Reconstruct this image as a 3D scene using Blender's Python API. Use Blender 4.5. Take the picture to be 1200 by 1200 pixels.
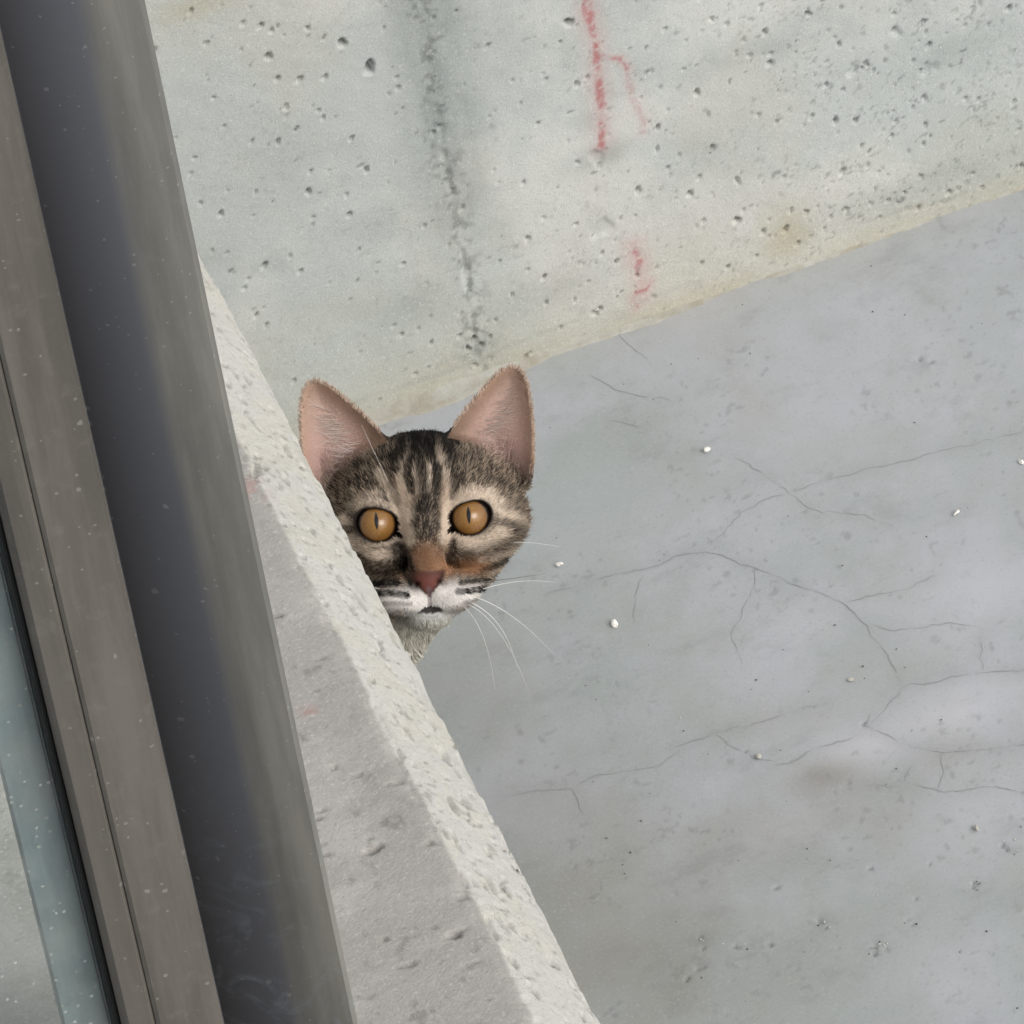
import bpy, math, random
import numpy as np

random.seed(4)
rng = np.random.default_rng(11)
for o in list(bpy.data.objects):
    bpy.data.objects.remove(o, do_unlink=True)
scene = bpy.context.scene
COL = scene.collection

# ------------------------------------------------------------------ camera
PITCH, AZ, ROLL, DIST = math.radians(44), math.radians(13), math.radians(10.1), 4.0
MMPX = 0.404e-3                                   # metres per photo pixel at the cat's face
EYE = np.array([0.0, 0.0, 0.27])                  # point between the cat's eyes
_h = np.array([math.sin(AZ), math.cos(AZ), 0]); _r = np.array([math.cos(AZ), -math.sin(AZ), 0]); _z = np.array([0, 0, 1.0])
FWD = _h * math.cos(PITCH) - _z * math.sin(PITCH)
_u = _h * math.sin(PITCH) + _z * math.cos(PITCH)
CR = _r * math.cos(ROLL) - _u * math.sin(ROLL)
CU = _u * math.cos(ROLL) + _r * math.sin(ROLL)
FPX = DIST / MMPX
def ray(x, y): return FWD + CR * (x - 600) / FPX - CU * (y - 600) / FPX
CAM = EYE - ray(496.5, 610.5) * DIST
def hit(x, y, ax, v):
    d = ray(x, y); return CAM + (v - CAM[ax]) / d[ax] * d

cam = bpy.data.cameras.new('camera'); camo = bpy.data.objects.new('camera', cam); COL.objects.link(camo)
from mathutils import Matrix, Vector
m = Matrix.Identity(4)
for i in range(3):
    m[i][0], m[i][1], m[i][2], m[i][3] = CR[i], CU[i], -FWD[i], CAM[i]
camo.matrix_world = m
cam.sensor_width = 36; cam.sensor_fit = 'HORIZONTAL'
cam.lens = 36 * FPX / 1200
cam.clip_start = 0.05; cam.clip_end = 200
scene.camera = camo

# ------------------------------------------------------------------ light: bright, thinly veiled sky
SUN_EL, SUN_AZ = math.radians(42), math.radians(146)     # azimuth clockwise from +Y: from the right, a little behind the camera
world = bpy.data.worlds.new('World'); scene.world = world; world.use_nodes = True
wn = world.node_tree; bg = wn.nodes['Background']
sky = wn.nodes.new('ShaderNodeTexSky'); sky.sky_type = 'NISHITA'; sky.sun_disc = False
sky.sun_elevation = SUN_EL; sky.sun_rotation = SUN_AZ
sky.air_density = 1.0; sky.dust_density = 3.0; sky.ozone_density = 1.0
hs = wn.nodes.new('ShaderNodeHueSaturation'); hs.inputs['Saturation'].default_value = 0.45
wn.links.new(sky.outputs[0], hs.inputs['Color']); wn.links.new(hs.outputs[0], bg.inputs['Color'])
bg.inputs['Strength'].default_value = 0.14
sun = bpy.data.lights.new('sun', 'SUN'); sun.energy = 1.2; sun.angle = math.radians(42); sun.color = (1.0, 0.955, 0.9)
suno = bpy.data.objects.new('sun', sun); COL.objects.link(suno)
sd = Vector((math.sin(SUN_AZ) * math.cos(SUN_EL), math.cos(SUN_AZ) * math.cos(SUN_EL), math.sin(SUN_EL)))
suno.rotation_euler = sd.to_track_quat('Z', 'Y').to_euler(); suno.location = sd * 20
scene.view_settings.view_transform = 'Standard'; scene.view_settings.look = 'None'
scene.view_settings.gamma = 1; scene.view_settings.use_curve_mapping = False
scene.view_settings.exposure = 0.12
cy = scene.cycles
cy.max_bounces = 5; cy.diffuse_bounces = 3; cy.glossy_bounces = 2; cy.transmission_bounces = 3; cy.transparent_max_bounces = 8
cy.use_adaptive_sampling = True; cy.adaptive_threshold = 0.025; cy.caustics_reflective = False; cy.caustics_refractive = False

# ------------------------------------------------------------------ helpers
def lin(r, g, b):
    f = lambda c: ((c / 255 + 0.055) / 1.055) ** 2.4 if c > 10 else c / 255 / 12.92
    return (f(r), f(g), f(b))
def L3(t): return np.array(lin(*t), dtype=np.float32)

def tag(o, label=None, cat=None, group=None, kind=None):
    if label: o['label'] = label
    if cat: o['category'] = cat
    if group: o['group'] = group
    if kind: o['kind'] = kind
    return o

def empty(name, loc=(0, 0, 0)):
    o = bpy.data.objects.new(name, None); COL.objects.link(o); o.location = loc
    o.empty_display_size = 0.05
    return o

def mesh_np(name, verts, faces, mat=None, parent=None, smooth=True, attrs=None, mats=None):
    """verts (n,3); faces (m,k) int array or list of such arrays (k = 3 or 4)."""
    me = bpy.data.meshes.new(name)
    verts = np.asarray(verts, dtype=np.float32)
    fl = faces if isinstance(faces, list) else [faces]
    me.vertices.add(len(verts)); me.vertices.foreach_set('co', verts.ravel())
    idx = np.concatenate([np.asarray(f, dtype=np.int32).ravel() for f in fl])
    tot = np.concatenate([np.full(len(f), np.asarray(f).shape[1], dtype=np.int32) for f in fl])
    st = np.concatenate([[0], np.cumsum(tot)[:-1]]).astype(np.int32)
    me.loops.add(len(idx)); me.loops.foreach_set('vertex_index', idx)
    me.polygons.add(len(tot)); me.polygons.foreach_set('loop_start', st)
    me.update(calc_edges=True)
    me.polygons.foreach_set('use_smooth', np.full(len(tot), smooth, dtype=bool))
    for k, v in (attrs or {}).items():
        v = np.asarray(v, dtype=np.float32)
        if v.ndim == 1:
            a = me.attributes.new(k, 'FLOAT', 'POINT'); a.data.foreach_set('value', v)
        else:
            if v.shape[1] == 3: v = np.concatenate([v, np.ones((len(v), 1), np.float32)], 1)
            a = me.attributes.new(k, 'FLOAT_COLOR', 'POINT'); a.data.foreach_set('color', v.ravel())
    me.validate()
    o = bpy.data.objects.new(name, me); COL.objects.link(o)
    if mat: me.materials.append(mat)
    if parent: o.parent = parent
    return o

def _lattice(seed, n=256): return np.random.default_rng(seed).random((n, n)).astype(np.float32)
def vnoise(x, y, scale, seed=0, octaves=4, gain=0.5):
    """fractal value noise, about 0..1"""
    out = 0; amp = 1; tot = 0; f = 1.0 / scale
    for o in range(octaves):
        g = _lattice(seed * 31 + o); X = x * f + 17.3 * o; Y = y * f + 9.1 * o
        i = np.floor(X).astype(np.int64); j = np.floor(Y).astype(np.int64)
        a = X - i; b = Y - j; a = a * a * (3 - 2 * a); b = b * b * (3 - 2 * b)
        n = g.shape[0]
        v = (g[i % n, j % n] * (1 - a) + g[(i + 1) % n, j % n] * a) * (1 - b) + (g[i % n, (j + 1) % n] * (1 - a) + g[(i + 1) % n, (j + 1) % n] * a) * b
        out = out + amp * v; tot += amp; amp *= gain; f *= 2
    return out / tot
def sstep(a, b, x):
    t = np.clip((x - a) / (b - a), 0, 1); return t * t * (3 - 2 * t)
def segdist(px, py, pts):
    d = np.full(px.shape, 1e9, dtype=np.float32)
    for (x0, y0), (x1, y1) in zip(pts[:-1], pts[1:]):
        dx, dy = x1 - x0, y1 - y0; l2 = dx * dx + dy * dy + 1e-12
        t = np.clip(((px - x0) * dx + (py - y0) * dy) / l2, 0, 1)
        d = np.minimum(d, np.hypot(px - x0 - t * dx, py - y0 - t * dy))
    return d
def axis(*segs):
    """non-uniform axis: (start, stop, step) pieces joined"""
    out = []
    for a, b, s in segs:
        n = max(1, int(round((b - a) / s))); out.append(np.linspace(a, b, n, endpoint=False))
    out.append([segs[-1][1]])
    return np.concatenate(out)
def gridfaces(nu, nv, flip=False):
    i = np.arange(nu - 1)[:, None] * nv + np.arange(nv - 1)[None, :]
    q = np.stack([i, i + nv, i + nv + 1, i + 1], -1).reshape(-1, 4)
    return q[:, ::-1] if flip else q

# node helpers
def newmat(name):
    mt = bpy.data.materials.new(name); mt.use_nodes = True
    nt = mt.node_tree; b = nt.nodes['Principled BSDF']
    return mt, nt, b
def N(nt, t, **kw):
    n = nt.nodes.new(t)
    for k, v in kw.items():
        if k in n.inputs: n.inputs[k].default_value = v
        else: setattr(n, k, v)
    return n
def mixc(nt, fac, a, b, blend='MIX'):
    n = nt.nodes.new('ShaderNodeMix'); n.data_type = 'RGBA'; n.blend_type = blend
    for s, v in ((n.inputs[0], fac), (n.inputs[6], a), (n.inputs[7], b)):
        if hasattr(v, 'is_output'): nt.links.new(v, s)
        elif isinstance(v, (int, float)): s.default_value = v
        else: s.default_value = (*v, 1) if len(v) == 3 else v
    return n.outputs[2]
def math_n(nt, op, a, b=None, c=None, clamp=False):
    n = nt.nodes.new('ShaderNodeMath'); n.operation = op; n.use_clamp = clamp
    for s, v in zip(n.inputs, (a, b, c)):
        if v is None: continue
        if hasattr(v, 'is_output'): nt.links.new(v, s)
        else: s.default_value = v
    return n.outputs[0]
def noise(nt, scale, detail=4, rough=0.55, vec=None, dist=0.0):
    n = N(nt, 'ShaderNodeTexNoise'); n.inputs['Scale'].default_value = scale; n.inputs['Detail'].default_value = detail
    n.inputs['Roughness'].default_value = rough; n.inputs['Distortion'].default_value = dist
    if vec: nt.links.new(vec, n.inputs['Vector'])
    return n.outputs['Fac']
def ramp(nt, fac, lo, hi):
    n = N(nt, 'ShaderNodeMapRange'); n.inputs['From Min'].default_value = lo; n.inputs['From Max'].default_value = hi
    n.interpolation_type = 'SMOOTHSTEP'; nt.links.new(fac, n.inputs['Value'])
    return n.outputs['Result']
def attr(nt, name, col=False):
    n = N(nt, 'ShaderNodeAttribute'); n.attribute_name = name
    return n.outputs['Color' if col else 'Fac']
def pos(nt): return N(nt, 'ShaderNodeNewGeometry').outputs['Position']
def objc(nt): return N(nt, 'ShaderNodeTexCoord').outputs['Object']
def bump(nt, b, h, strength, dist):
    n = N(nt, 'ShaderNodeBump'); n.inputs['Strength'].default_value = strength; n.inputs['Distance'].default_value = dist
    nt.links.new(h, n.inputs['Height']); nt.links.new(n.outputs[0], b.inputs['Normal'])
def specks(nt, vec, scale, size, keep):
    """small irregular flecks: mask 0..1"""
    v = N(nt, 'ShaderNodeTexVoronoi'); v.feature = 'F1'; v.inputs['Scale'].default_value = scale; v.inputs['Randomness'].default_value = 1
    wob = N(nt, 'ShaderNodeVectorMath', operation='ADD'); nz = N(nt, 'ShaderNodeTexNoise'); nz.inputs['Scale'].default_value = scale * 2.5
    sc = N(nt, 'ShaderNodeVectorMath', operation='SCALE'); sc.inputs['Scale'].default_value = 0.4 / scale
    nt.links.new(vec, nz.inputs['Vector']); nt.links.new(nz.outputs['Color'], sc.inputs[0]); nt.links.new(vec, wob.inputs[0]); nt.links.new(sc.outputs[0], wob.inputs[1])
    nt.links.new(wob.outputs[0], v.inputs['Vector'])
    sep = N(nt, 'ShaderNodeSeparateColor'); nt.links.new(v.outputs['Color'], sep.inputs[0])
    sz = math_n(nt, 'MULTIPLY', sep.outputs[1], size)
    m1 = math_n(nt, 'LESS_THAN', v.outputs['Distance'], sz)
    m2 = math_n(nt, 'LESS_THAN', sep.outputs[0], keep)
    return math_n(nt, 'MULTIPLY', m1, m2)

# ------------------------------------------------------------------ materials of the place
def concrete(name, cols, rough, spec, grain, grain_amt, grain_cols, stretch=None, rough_var=0.0, bmp=0.3):
    """cols: [(attribute, colour)] laid over each other, the first two are the light and dark of the cast; fine grain on top"""
    mt, nt, b = newmat(name); p = pos(nt)
    if stretch:
        st = N(nt, 'ShaderNodeMapping'); st.inputs['Scale'].default_value = stretch; nt.links.new(p, st.inputs['Vector']); p = st.outputs[0]
    c = mixc(nt, attr(nt, 'tone'), cols[0], cols[1])
    for an, col in cols[2:]:
        c = mixc(nt, attr(nt, an), c, col)
    g = noise(nt, grain, 3, 0.65, p)
    c = mixc(nt, math_n(nt, 'MULTIPLY', ramp(nt, g, 0.54, 0.76), grain_amt), c, grain_cols[0])
    c = mixc(nt, math_n(nt, 'MULTIPLY', ramp(nt, g, 0.46, 0.24), grain_amt), c, grain_cols[1])
    nt.links.new(c, b.inputs['Base Color']); b.inputs['Roughness'].default_value = rough; b.inputs['Specular IOR Level'].default_value = spec
    bump(nt, b, noise(nt, grain * 1.7, 2, 0.6, p), bmp, 0.001)
    return mt
def make_wall_mat():
    return concrete('board_marked_concrete', [lin(186, 192, 189), lin(204, 206, 202), ('haze_tone', lin(194, 192, 184)), ('warm', lin(176, 168, 140)), ('stain', lin(120, 130, 126)), ('dirt', lin(66, 68, 62)),
                    ('pink', lin(200, 150, 148)), ('red', lin(176, 114, 114))], 0.85, 0.2, 620, 0.5, (lin(156, 159, 155), lin(222, 223, 217)), bmp=0.35)
def make_floor_mat():
    return concrete('trowelled_concrete', [lin(158, 165, 165), lin(172, 176, 181), ('haze_tone', lin(162, 163, 160)), ('pale', lin(196, 197, 204)), ('damp', lin(140, 138, 131)), ('warm', lin(186, 182, 166)), ('dirt', lin(104, 104, 104))],
                    0.5, 0.35, 560, 0.4, (lin(136, 140, 139), lin(182, 186, 189)), bmp=0.16)
def make_sill_mat():
    return concrete('cast_concrete_cap', [lin(168, 165, 160), lin(184, 181, 176), ('paste', lin(197, 196, 190)), ('haze_tone', lin(200, 192, 170)), ('dirt', lin(86, 84, 78)), ('red', lin(178, 130, 122))],
                    0.85, 0.2, 620, 0.6, (lin(142, 141, 138), lin(208, 206, 199)), stretch=(0.8, 1, 1), bmp=0.4)
def make_metal(name, rgb, rgb2, rough, fleck=0.35, metallic=0.0, dark=None):
    mt, nt, b = newmat(name); p = pos(nt)
    stz = N(nt, 'ShaderNodeMapping'); stz.inputs['Scale'].default_value = (1, 1, 0.09); nt.links.new(p, stz.inputs['Vector'])
    c = mixc(nt, ramp(nt, noise(nt, 70, 5, 0.65, stz.outputs[0]), 0.32, 0.68), tuple(v * 0.9 for v in lin(*rgb)), tuple(v * 1.06 for v in lin(*rgb2)))
    c = mixc(nt, math_n(nt, 'MULTIPLY', ramp(nt, noise(nt, 130, 4, 0.6, p), 0.52, 0.75), 0.3), c, lin(128, 126, 118))
    if dark:                                              # soft reflection on the curved edge, painted as a fade into the dark rebate
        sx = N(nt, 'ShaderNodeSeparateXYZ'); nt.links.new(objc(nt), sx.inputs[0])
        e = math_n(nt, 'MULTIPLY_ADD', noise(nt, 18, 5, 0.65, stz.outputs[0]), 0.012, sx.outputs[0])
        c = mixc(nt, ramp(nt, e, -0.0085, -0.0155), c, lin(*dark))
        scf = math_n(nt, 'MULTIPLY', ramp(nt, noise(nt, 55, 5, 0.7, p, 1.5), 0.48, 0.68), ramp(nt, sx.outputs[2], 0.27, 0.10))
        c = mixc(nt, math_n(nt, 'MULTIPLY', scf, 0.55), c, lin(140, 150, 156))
    fl = math_n(nt, 'MAXIMUM', specks(nt, p, 150, 0.17, fleck), specks(nt, p, 420, 0.24, fleck * 0.5))
    c = mixc(nt, math_n(nt, 'MULTIPLY', fl, 0.32), c, lin(176, 176, 170))
    nt.links.new(c, b.inputs['Base Color']); b.inputs['Metallic'].default_value = metallic
    r = N(nt, 'ShaderNodeMapRange'); r.inputs['To Min'].default_value = rough - 0.08; r.inputs['To Max'].default_value = rough + 0.12
    nt.links.new(noise(nt, 60, 4, 0.6, p), r.inputs['Value']); nt.links.new(r.outputs[0], b.inputs['Roughness'])
    b.inputs['Specular IOR Level'].default_value = 0.35
    bump(nt, b, noise(nt, 900, 3, 0.6, p), 0.15, 0.0004)
    return mt
def make_plain(name, rgb, rough=0.6, spec=0.4, var=0.15):
    mt, nt, b = newmat(name)
    c = mixc(nt, noise(nt, 300, 3, 0.6, pos(nt)), tuple(v * (1 - var) for v in lin(*rgb)), tuple(min(1, v * (1 + var)) for v in lin(*rgb)))
    nt.links.new(c, b.inputs['Base Color']); b.inputs['Roughness'].default_value = rough; b.inputs['Specular IOR Level'].default_value = spec
    return mt
def make_glass():
    mt, nt, b = newmat('window_glass'); p = pos(nt)
    out = nt.nodes['Material Output']; nt.nodes.remove(b)
    tr = N(nt, 'ShaderNodeBsdfTransparent'); tr.inputs['Color'].default_value = (0.95, 0.985, 0.965, 1)
    gl = N(nt, 'ShaderNodeBsdfGlossy'); gl.inputs['Roughness'].default_value = 0.02; gl.inputs['Color'].default_value = (1, 1, 1, 1)
    lw = N(nt, 'ShaderNodeLayerWeight'); fac5 = math_n(nt, 'MULTIPLY_ADD', math_n(nt, 'POWER', lw.outputs['Facing'], 5.0), 0.9, 0.045)
    mx = N(nt, 'ShaderNodeMixShader'); nt.links.new(fac5, mx.inputs[0]); nt.links.new(tr.outputs[0], mx.inputs[1]); nt.links.new(gl.outputs[0], mx.inputs[2])
    df = N(nt, 'ShaderNodeBsdfDiffuse'); df.inputs['Color'].default_value = (0.55, 0.56, 0.54, 1)
    fl = math_n(nt, 'MAXIMUM', specks(nt, p, 170, 0.2, 0.3), specks(nt, p, 420, 0.3, 0.2))
    fl = math_n(nt, 'MULTIPLY', fl, 0.6)
    film = math_n(nt, 'MULTIPLY', ramp(nt, noise(nt, 40, 5, 0.6, p), 0.3, 0.8), 0.16)
    fac = math_n(nt, 'MAXIMUM', fl, film)
    m2 = N(nt, 'ShaderNodeMixShader'); nt.links.new(fac, m2.inputs[0]); nt.links.new(mx.outputs[0], m2.inputs[1]); nt.links.new(df.outputs[0], m2.inputs[2])
    nt.links.new(m2.outputs[0], out.inputs['Surface'])
    return mt

M_WALL, M_FLOOR, M_SILL = make_wall_mat(), make_floor_mat(), make_sill_mat()
M_FRAME = make_metal('dusty_bronze_frame', (95, 91, 85), (107, 103, 96), 0.5)
M_FACE = make_metal('worn_grey_shaded_frame', (114, 114, 109), (130, 129, 122), 0.45, dark=(100, 102, 108))
M_DARK = make_metal('dark_rebate', (98, 100, 106), (105, 107, 112), 0.55, 0.3)
M_RUBBER = make_plain('black_rubber', (20, 24, 24), 0.6, 0.3)
M_SPACER = make_metal('blue_grey_spacer', (126, 138, 146), (142, 152, 158), 0.45, 0.5)
M_GLASS = make_glass()

# ------------------------------------------------------------------ layout of the big pieces
SILL_Z, CH = 0.90, 0.0258                                  # top of the low wall, size of its chamfered edge
XW = hit(500, 800, 2, SILL_Z - CH)[0]                     # face of the low wall on the cat's side
YW = hit(740, 380, 2, 0.0)[1]                             # face of the back wall

def pits_apply(H, U, V, cu, cv, ru, rv, depth, seed):
    """sink an irregular hole into the height field"""
    R = 2.0 * max(ru, rv)
    iu = np.where(np.abs(U - cu) < R)[0]; iv = np.where(np.abs(V - cv) < R)[0]
    if len(iu) < 2 or len(iv) < 2: return None
    s = np.ix_(iu, iv)
    a = (U[iu][:, None] - cu) / ru; b = (V[iv][None, :] - cv) / rv
    g = np.random.default_rng(seed); ph = g.random(4) * 6.28
    th = np.arctan2(b, a); rr = np.hypot(a, b) / (1 + 0.22 * np.sin(2 * th + ph[0]) + 0.16 * np.sin(3 * th + ph[1]) + 0.08 * np.sin(5 * th + ph[2]))
    k = sstep(1.08, 0.55, rr)
    H[s] -= depth * k
    return s, k

# ---- back wall (face looks towards -Y)
def build_back_wall():
    XS = axis((-3.0, -0.2, 0.1), (-0.2, -0.04, 0.008), (-0.04, 0.52, 0.0011), (0.52, 0.7, 0.006), (0.7, 4.0, 0.05))
    ZS = axis((-0.02, 0.36, 0.0013), (0.36, 0.8, 0.006), (0.8, 2.6, 0.04))
    X, Z = np.meshgrid(XS, ZS, indexing='ij')
    H = np.zeros_like(X)                                  # outwards (-Y)
    H += (vnoise(X, Z, 0.16, 1, 4) - 0.5) * 0.004 + (vnoise(X, Z, 0.012, 2, 3) - 0.5) * 0.0007
    def wp(x, y): p = hit(x, y, 1, YW); return (p[0], p[2])
    pits = [(223,12,4),(305,30,4),(285,27,3),(318,36,3),(360,33,3),(380,44,3),(401,51,7),(433,80,10),(315,66,6),(325,93,4),(351,94,5),(381,92,4),(465,92,3),(467,104,3),
            (251,115,3),(347,152,3),(379,138,3),(326,167,4),(295,167,3),(412,163,4),(228,186,3),(430,200,4),(362,226,5),(259,252,4),(420,294,3),(310,313,5),(352,319,3.5),(410,252,4),(472,310,3),
            (667,27,7),(535,14,3),(639,95,3),(630,146,3),(614,215,3),(618,280,4),(675,263,3),(748,223,5),(808,227,5),(863,258,6),(817,110,5),(772,150,4),(637,325,4),(703,361,4),(897,39,4.5),
            (585,307,3),(706,296,3),(722,306,3),(822,308,3),(852,313,3),(782,197,3),(948,18,5),(1082,26,4.5),(1089,53,4.5),(984,53,3.5),(902,75,4.5),(968,101,4),(1011,81,3),(951,137,3.5),
            (979,142,5),(1002,142,4),(910,143,3),(987,200,5),(1082,168,3.5),(1045,160,3),(1112,225,4),(1150,244,6),(1196,194,3),(1139,203,3),(1131,115,3),(1147,116,3),(1030,201,3),(1181,9,5),
            (555,398,5),(565,405,4),(548,408,4),(575,395,3),(470,392,3),(505,400,3),(600,345,3),(640,355,3),(690,330,3),(885,300,3),(920,268,5),(935,285,4)]
    shallow = [(706,267,13),(1050,38,7),(1089,82,9),(1000,85,7),(560,395,12),(700,185,10)]
    pit_mask = np.zeros_like(X)
    k = 100
    for x, y, r in pits:
        u, v = wp(x, y); k += 1
        q = pits_apply(H, XS, ZS, u, v, r * 0.00032, r * 0.00038, r * 0.0011 + 0.0009, k)
        if q: pit_mask[q[0]] = np.maximum(pit_mask[q[0]], q[1])
    for x, y, r in shallow:
        u, v = wp(x, y); k += 1
        pits_apply(H, XS, ZS, u, v, r * 0.00045, r * 0.0006, 0.0012, k)
    g = np.random.default_rng(77)
    n = 0
    while n < 800:                                         # small air holes, denser towards the right
        u = g.uniform(-0.04, 0.52); v = g.uniform(0.0, 0.36)
        if g.random() > 0.25 + 0.75 * sstep(0.10, 0.36, u) and g.random() > 0.15: continue
        r = 0.00055 + 0.0008 * g.random() ** 2.5; n += 1
        q = pits_apply(H, XS, ZS, u, v, r, r * (1 + 0.5 * g.random()), r * 2.4, 1000 + n)
        if q: pit_mask[q[0]] = np.maximum(pit_mask[q[0]], q[1])
    for i in range(1500):                                  # grains of dark aggregate and dirt of every size
        u = g.uniform(-0.04, 0.52); v = g.uniform(0.0, 0.36)
        if g.random() > 0.22 + 0.78 * sstep(0.10, 0.36, u): continue
        r = 0.0005 + 0.0011 * g.random() ** 3; a_ = 1 + 0.9 * g.random()
        dep = 0.0007 * g.random(); q = pits_apply(H, XS, ZS, u, v, r * (a_ if i % 2 else 1), r * (1 if i % 2 else a_), dep, 20000 + i)
        if q: pit_mask[q[0]] = np.maximum(pit_mask[q[0]], q[1] * (0.2 + 0.55 * g.random()))
    speck = pit_mask * (pit_mask < 0.76)
    # formwork joint
    pl = [wp(*q) for q in ((300,-1100),(486,-40),(492,0),(505,55),(514,130),(522,190),(536,260),(545,310),(552,360),(560,410),(566,440))]
    d = segdist(X, Z, pl)
    wob = (vnoise(X, Z, 0.010, 5, 3) - 0.5)
    dj = np.abs(d + wob * 0.006)
    H += 0.0007 * np.exp(-(dj / 0.003) ** 2) * (vnoise(X, Z, 0.006, 6, 2) - 0.35) * 2
    H -= 0.0011 * np.exp(-(dj / 0.0013) ** 2) * sstep(0.42, 0.6, vnoise(X, Z, 0.011, 7, 2))
    dirt = 0.4 * np.exp(-(dj / 0.0012) ** 2) * sstep(0.34, 0.60, vnoise(X, Z, 0.014, 8, 3))
    spat = np.exp(-(d / 0.009) ** 2) * sstep(0.54, 0.70, vnoise(X, Z, 0.0036, 9, 3))
    H -= 0.0004 * spat
    dirt = np.maximum(dirt, 0.4 * spat)
    dirt = np.maximum(dirt, 0.34 * sstep(0.70, 0.80, vnoise(X * 0.8 + Z * 0.6, Z * 0.8 - X * 0.6, 0.0026, 19, 2)) * sstep(0.4, 0.65, vnoise(X, Z, 0.03, 22, 3)) * (0.4 + 0.6 * sstep(0.15, 0.35, X)))
    dirt = np.maximum(dirt, 0.75 * speck)
    px_z = sstep(0.06, 0.16, Z)
    stain = 0.75 * np.exp(-(np.abs(segdist(X, Z, [wp(290,-1100), wp(480,-60), wp(505,40), wp(530,200), wp(545,290)])) / 0.019) ** 2) * (0.25 + 0.9 * vnoise(X * 4, Z, 0.03, 12, 4)) * px_z
    for (x, y, rx, ry, s) in ((450,265,28,18,.22),(320,310,30,12,.15),(700,185,38,13,.42),(665,75,16,28,.22),(685,145,22,10,.22),(1000,20,150,22,.18),(250,305,22,12,.16),(700,265,14,12,.18),(1090,82,8,10,.3),(560,405,22,12,.35),(900,50,110,22,.2),(1120,60,80,20,.2),(600,60,40,60,.14),(820,180,70,30,.16),(480,360,60,24,.25),(640,345,80,20,.2),(1060,225,110,16,.28),(330,180,50,40,.1)):
        u, v = wp(x, y); a = (X - u) / (rx * 0.00044); b = (Z - v) / (ry * 0.00062)
        stain = np.maximum(stain, s * np.exp(-(a * a + b * b)) * (0.4 + 1.1 * vnoise(X, Z, 0.012, 13, 4)))
    warm = 0.26 * sstep(0.085, 0.0, Z - 0.05 * (vnoise(X, Z, 0.09, 14, 4) - 0.45)) + 0.35 * sstep(0.018, 0.003, Z) * vnoise(X, Z, 0.03, 15, 3)
    for (x, y, rx, ry, s) in ((925,275,45,38,.75),(1150,150,90,25,.22),(1010,190,60,22,.15),(400,370,90,30,.18),(235,5,60,14,.5),(880,330,60,12,.5),(760,370,70,12,.35),(1060,250,80,14,.4),(520,430,80,14,.35),(620,270,60,40,.07),(300,440,60,50,.2)):
        u, v = wp(x, y); a = (X - u) / (rx * 0.00044); b = (Z - v) / (ry * 0.00062)
        warm = np.maximum(warm, s * np.exp(-(a * a + b * b)) * (0.5 + 0.9 * vnoise(X, Z, 0.015, 16, 4)))
    dirt = np.maximum(dirt, 0.15 * np.exp(-((Z - 0.009 - 0.010 * vnoise(X, Z, 0.05, 17, 3)) / 0.0016) ** 2) * sstep(0.4, 0.65, vnoise(X, Z, 0.04, 18, 3)))
    # thin red paint that ran down the wall
    red = np.zeros_like(X); pink = np.zeros_like(X)
    br = sstep(0.38, 0.62, vnoise(X * 0.8 + Z * 0.6, Z * 0.8 - X * 0.6, 0.004, 20, 4, 0.7))
    ed = (vnoise(X, Z, 0.004, 21, 3) - 0.5) * 0.0024
    for pts, w, s in (([(648,-240),(664,-150),(684,-30),(690,5),(694,30),(699,60),(702,90),(703,110),(706,140),(705,172)], 0.0030, .9), ([(700,62),(712,70),(728,70),(736,80),(737,96)], 0.0016, .75),
                      ([(704,95),(708,118),(711,125)], 0.0016, .7), ([(742,286),(746,300),(750,318)], 0.0030, .85), ([(762,328),(757,338),(745,342),(741,350),(746,358)], 0.0017, .8),
                      ([(738,100),(748,130),(756,145),(754,156)], 0.0026, .3), ([(686,8),(691,22)], 0.003, .8)):
        d = segdist(X, Z, [wp(*q) for q in pts]) + ed
        red = np.maximum(red, s * sstep(w, w * 0.3, d) * (0.15 + 0.8 * br))
        pink = np.maximum(pink, 0.45 * s * np.exp(-(d / (w * 2.4)) ** 2) * (0.4 + 0.9 * vnoise(X, Z, 0.006, 23, 4, 0.65)))
    u, v = wp(752, 335); pink = np.maximum(pink, 0.4 * np.exp(-((X - u) / 0.0055) ** 2 - ((Z - v) / 0.012) ** 2))
    P = np.stack([X, YW - H, Z], -1).reshape(-1, 3)
    tone = sstep(0.36, 0.64, vnoise(X, Z, 0.10, 81, 6, 0.6)); haze = 0.45 * sstep(0.45, 0.72, vnoise(X, Z * 0.6, 0.06, 82, 6, 0.62))
    o = mesh_np('back_wall', P, gridfaces(len(XS), len(ZS)), M_WALL, attrs=dict(tone=tone.ravel(), haze_tone=haze.ravel(), stain=stain.ravel(), warm=np.clip(warm, 0, 1).ravel(), dirt=np.clip(dirt, 0, 1).ravel(), red=red.ravel(), pink=pink.ravel()))
    o['kind'] = 'thing'
    return tag(o, 'pitted pale concrete wall with red paint runs and a dark vertical joint', 'wall')
back_wall = build_back_wall()

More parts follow.
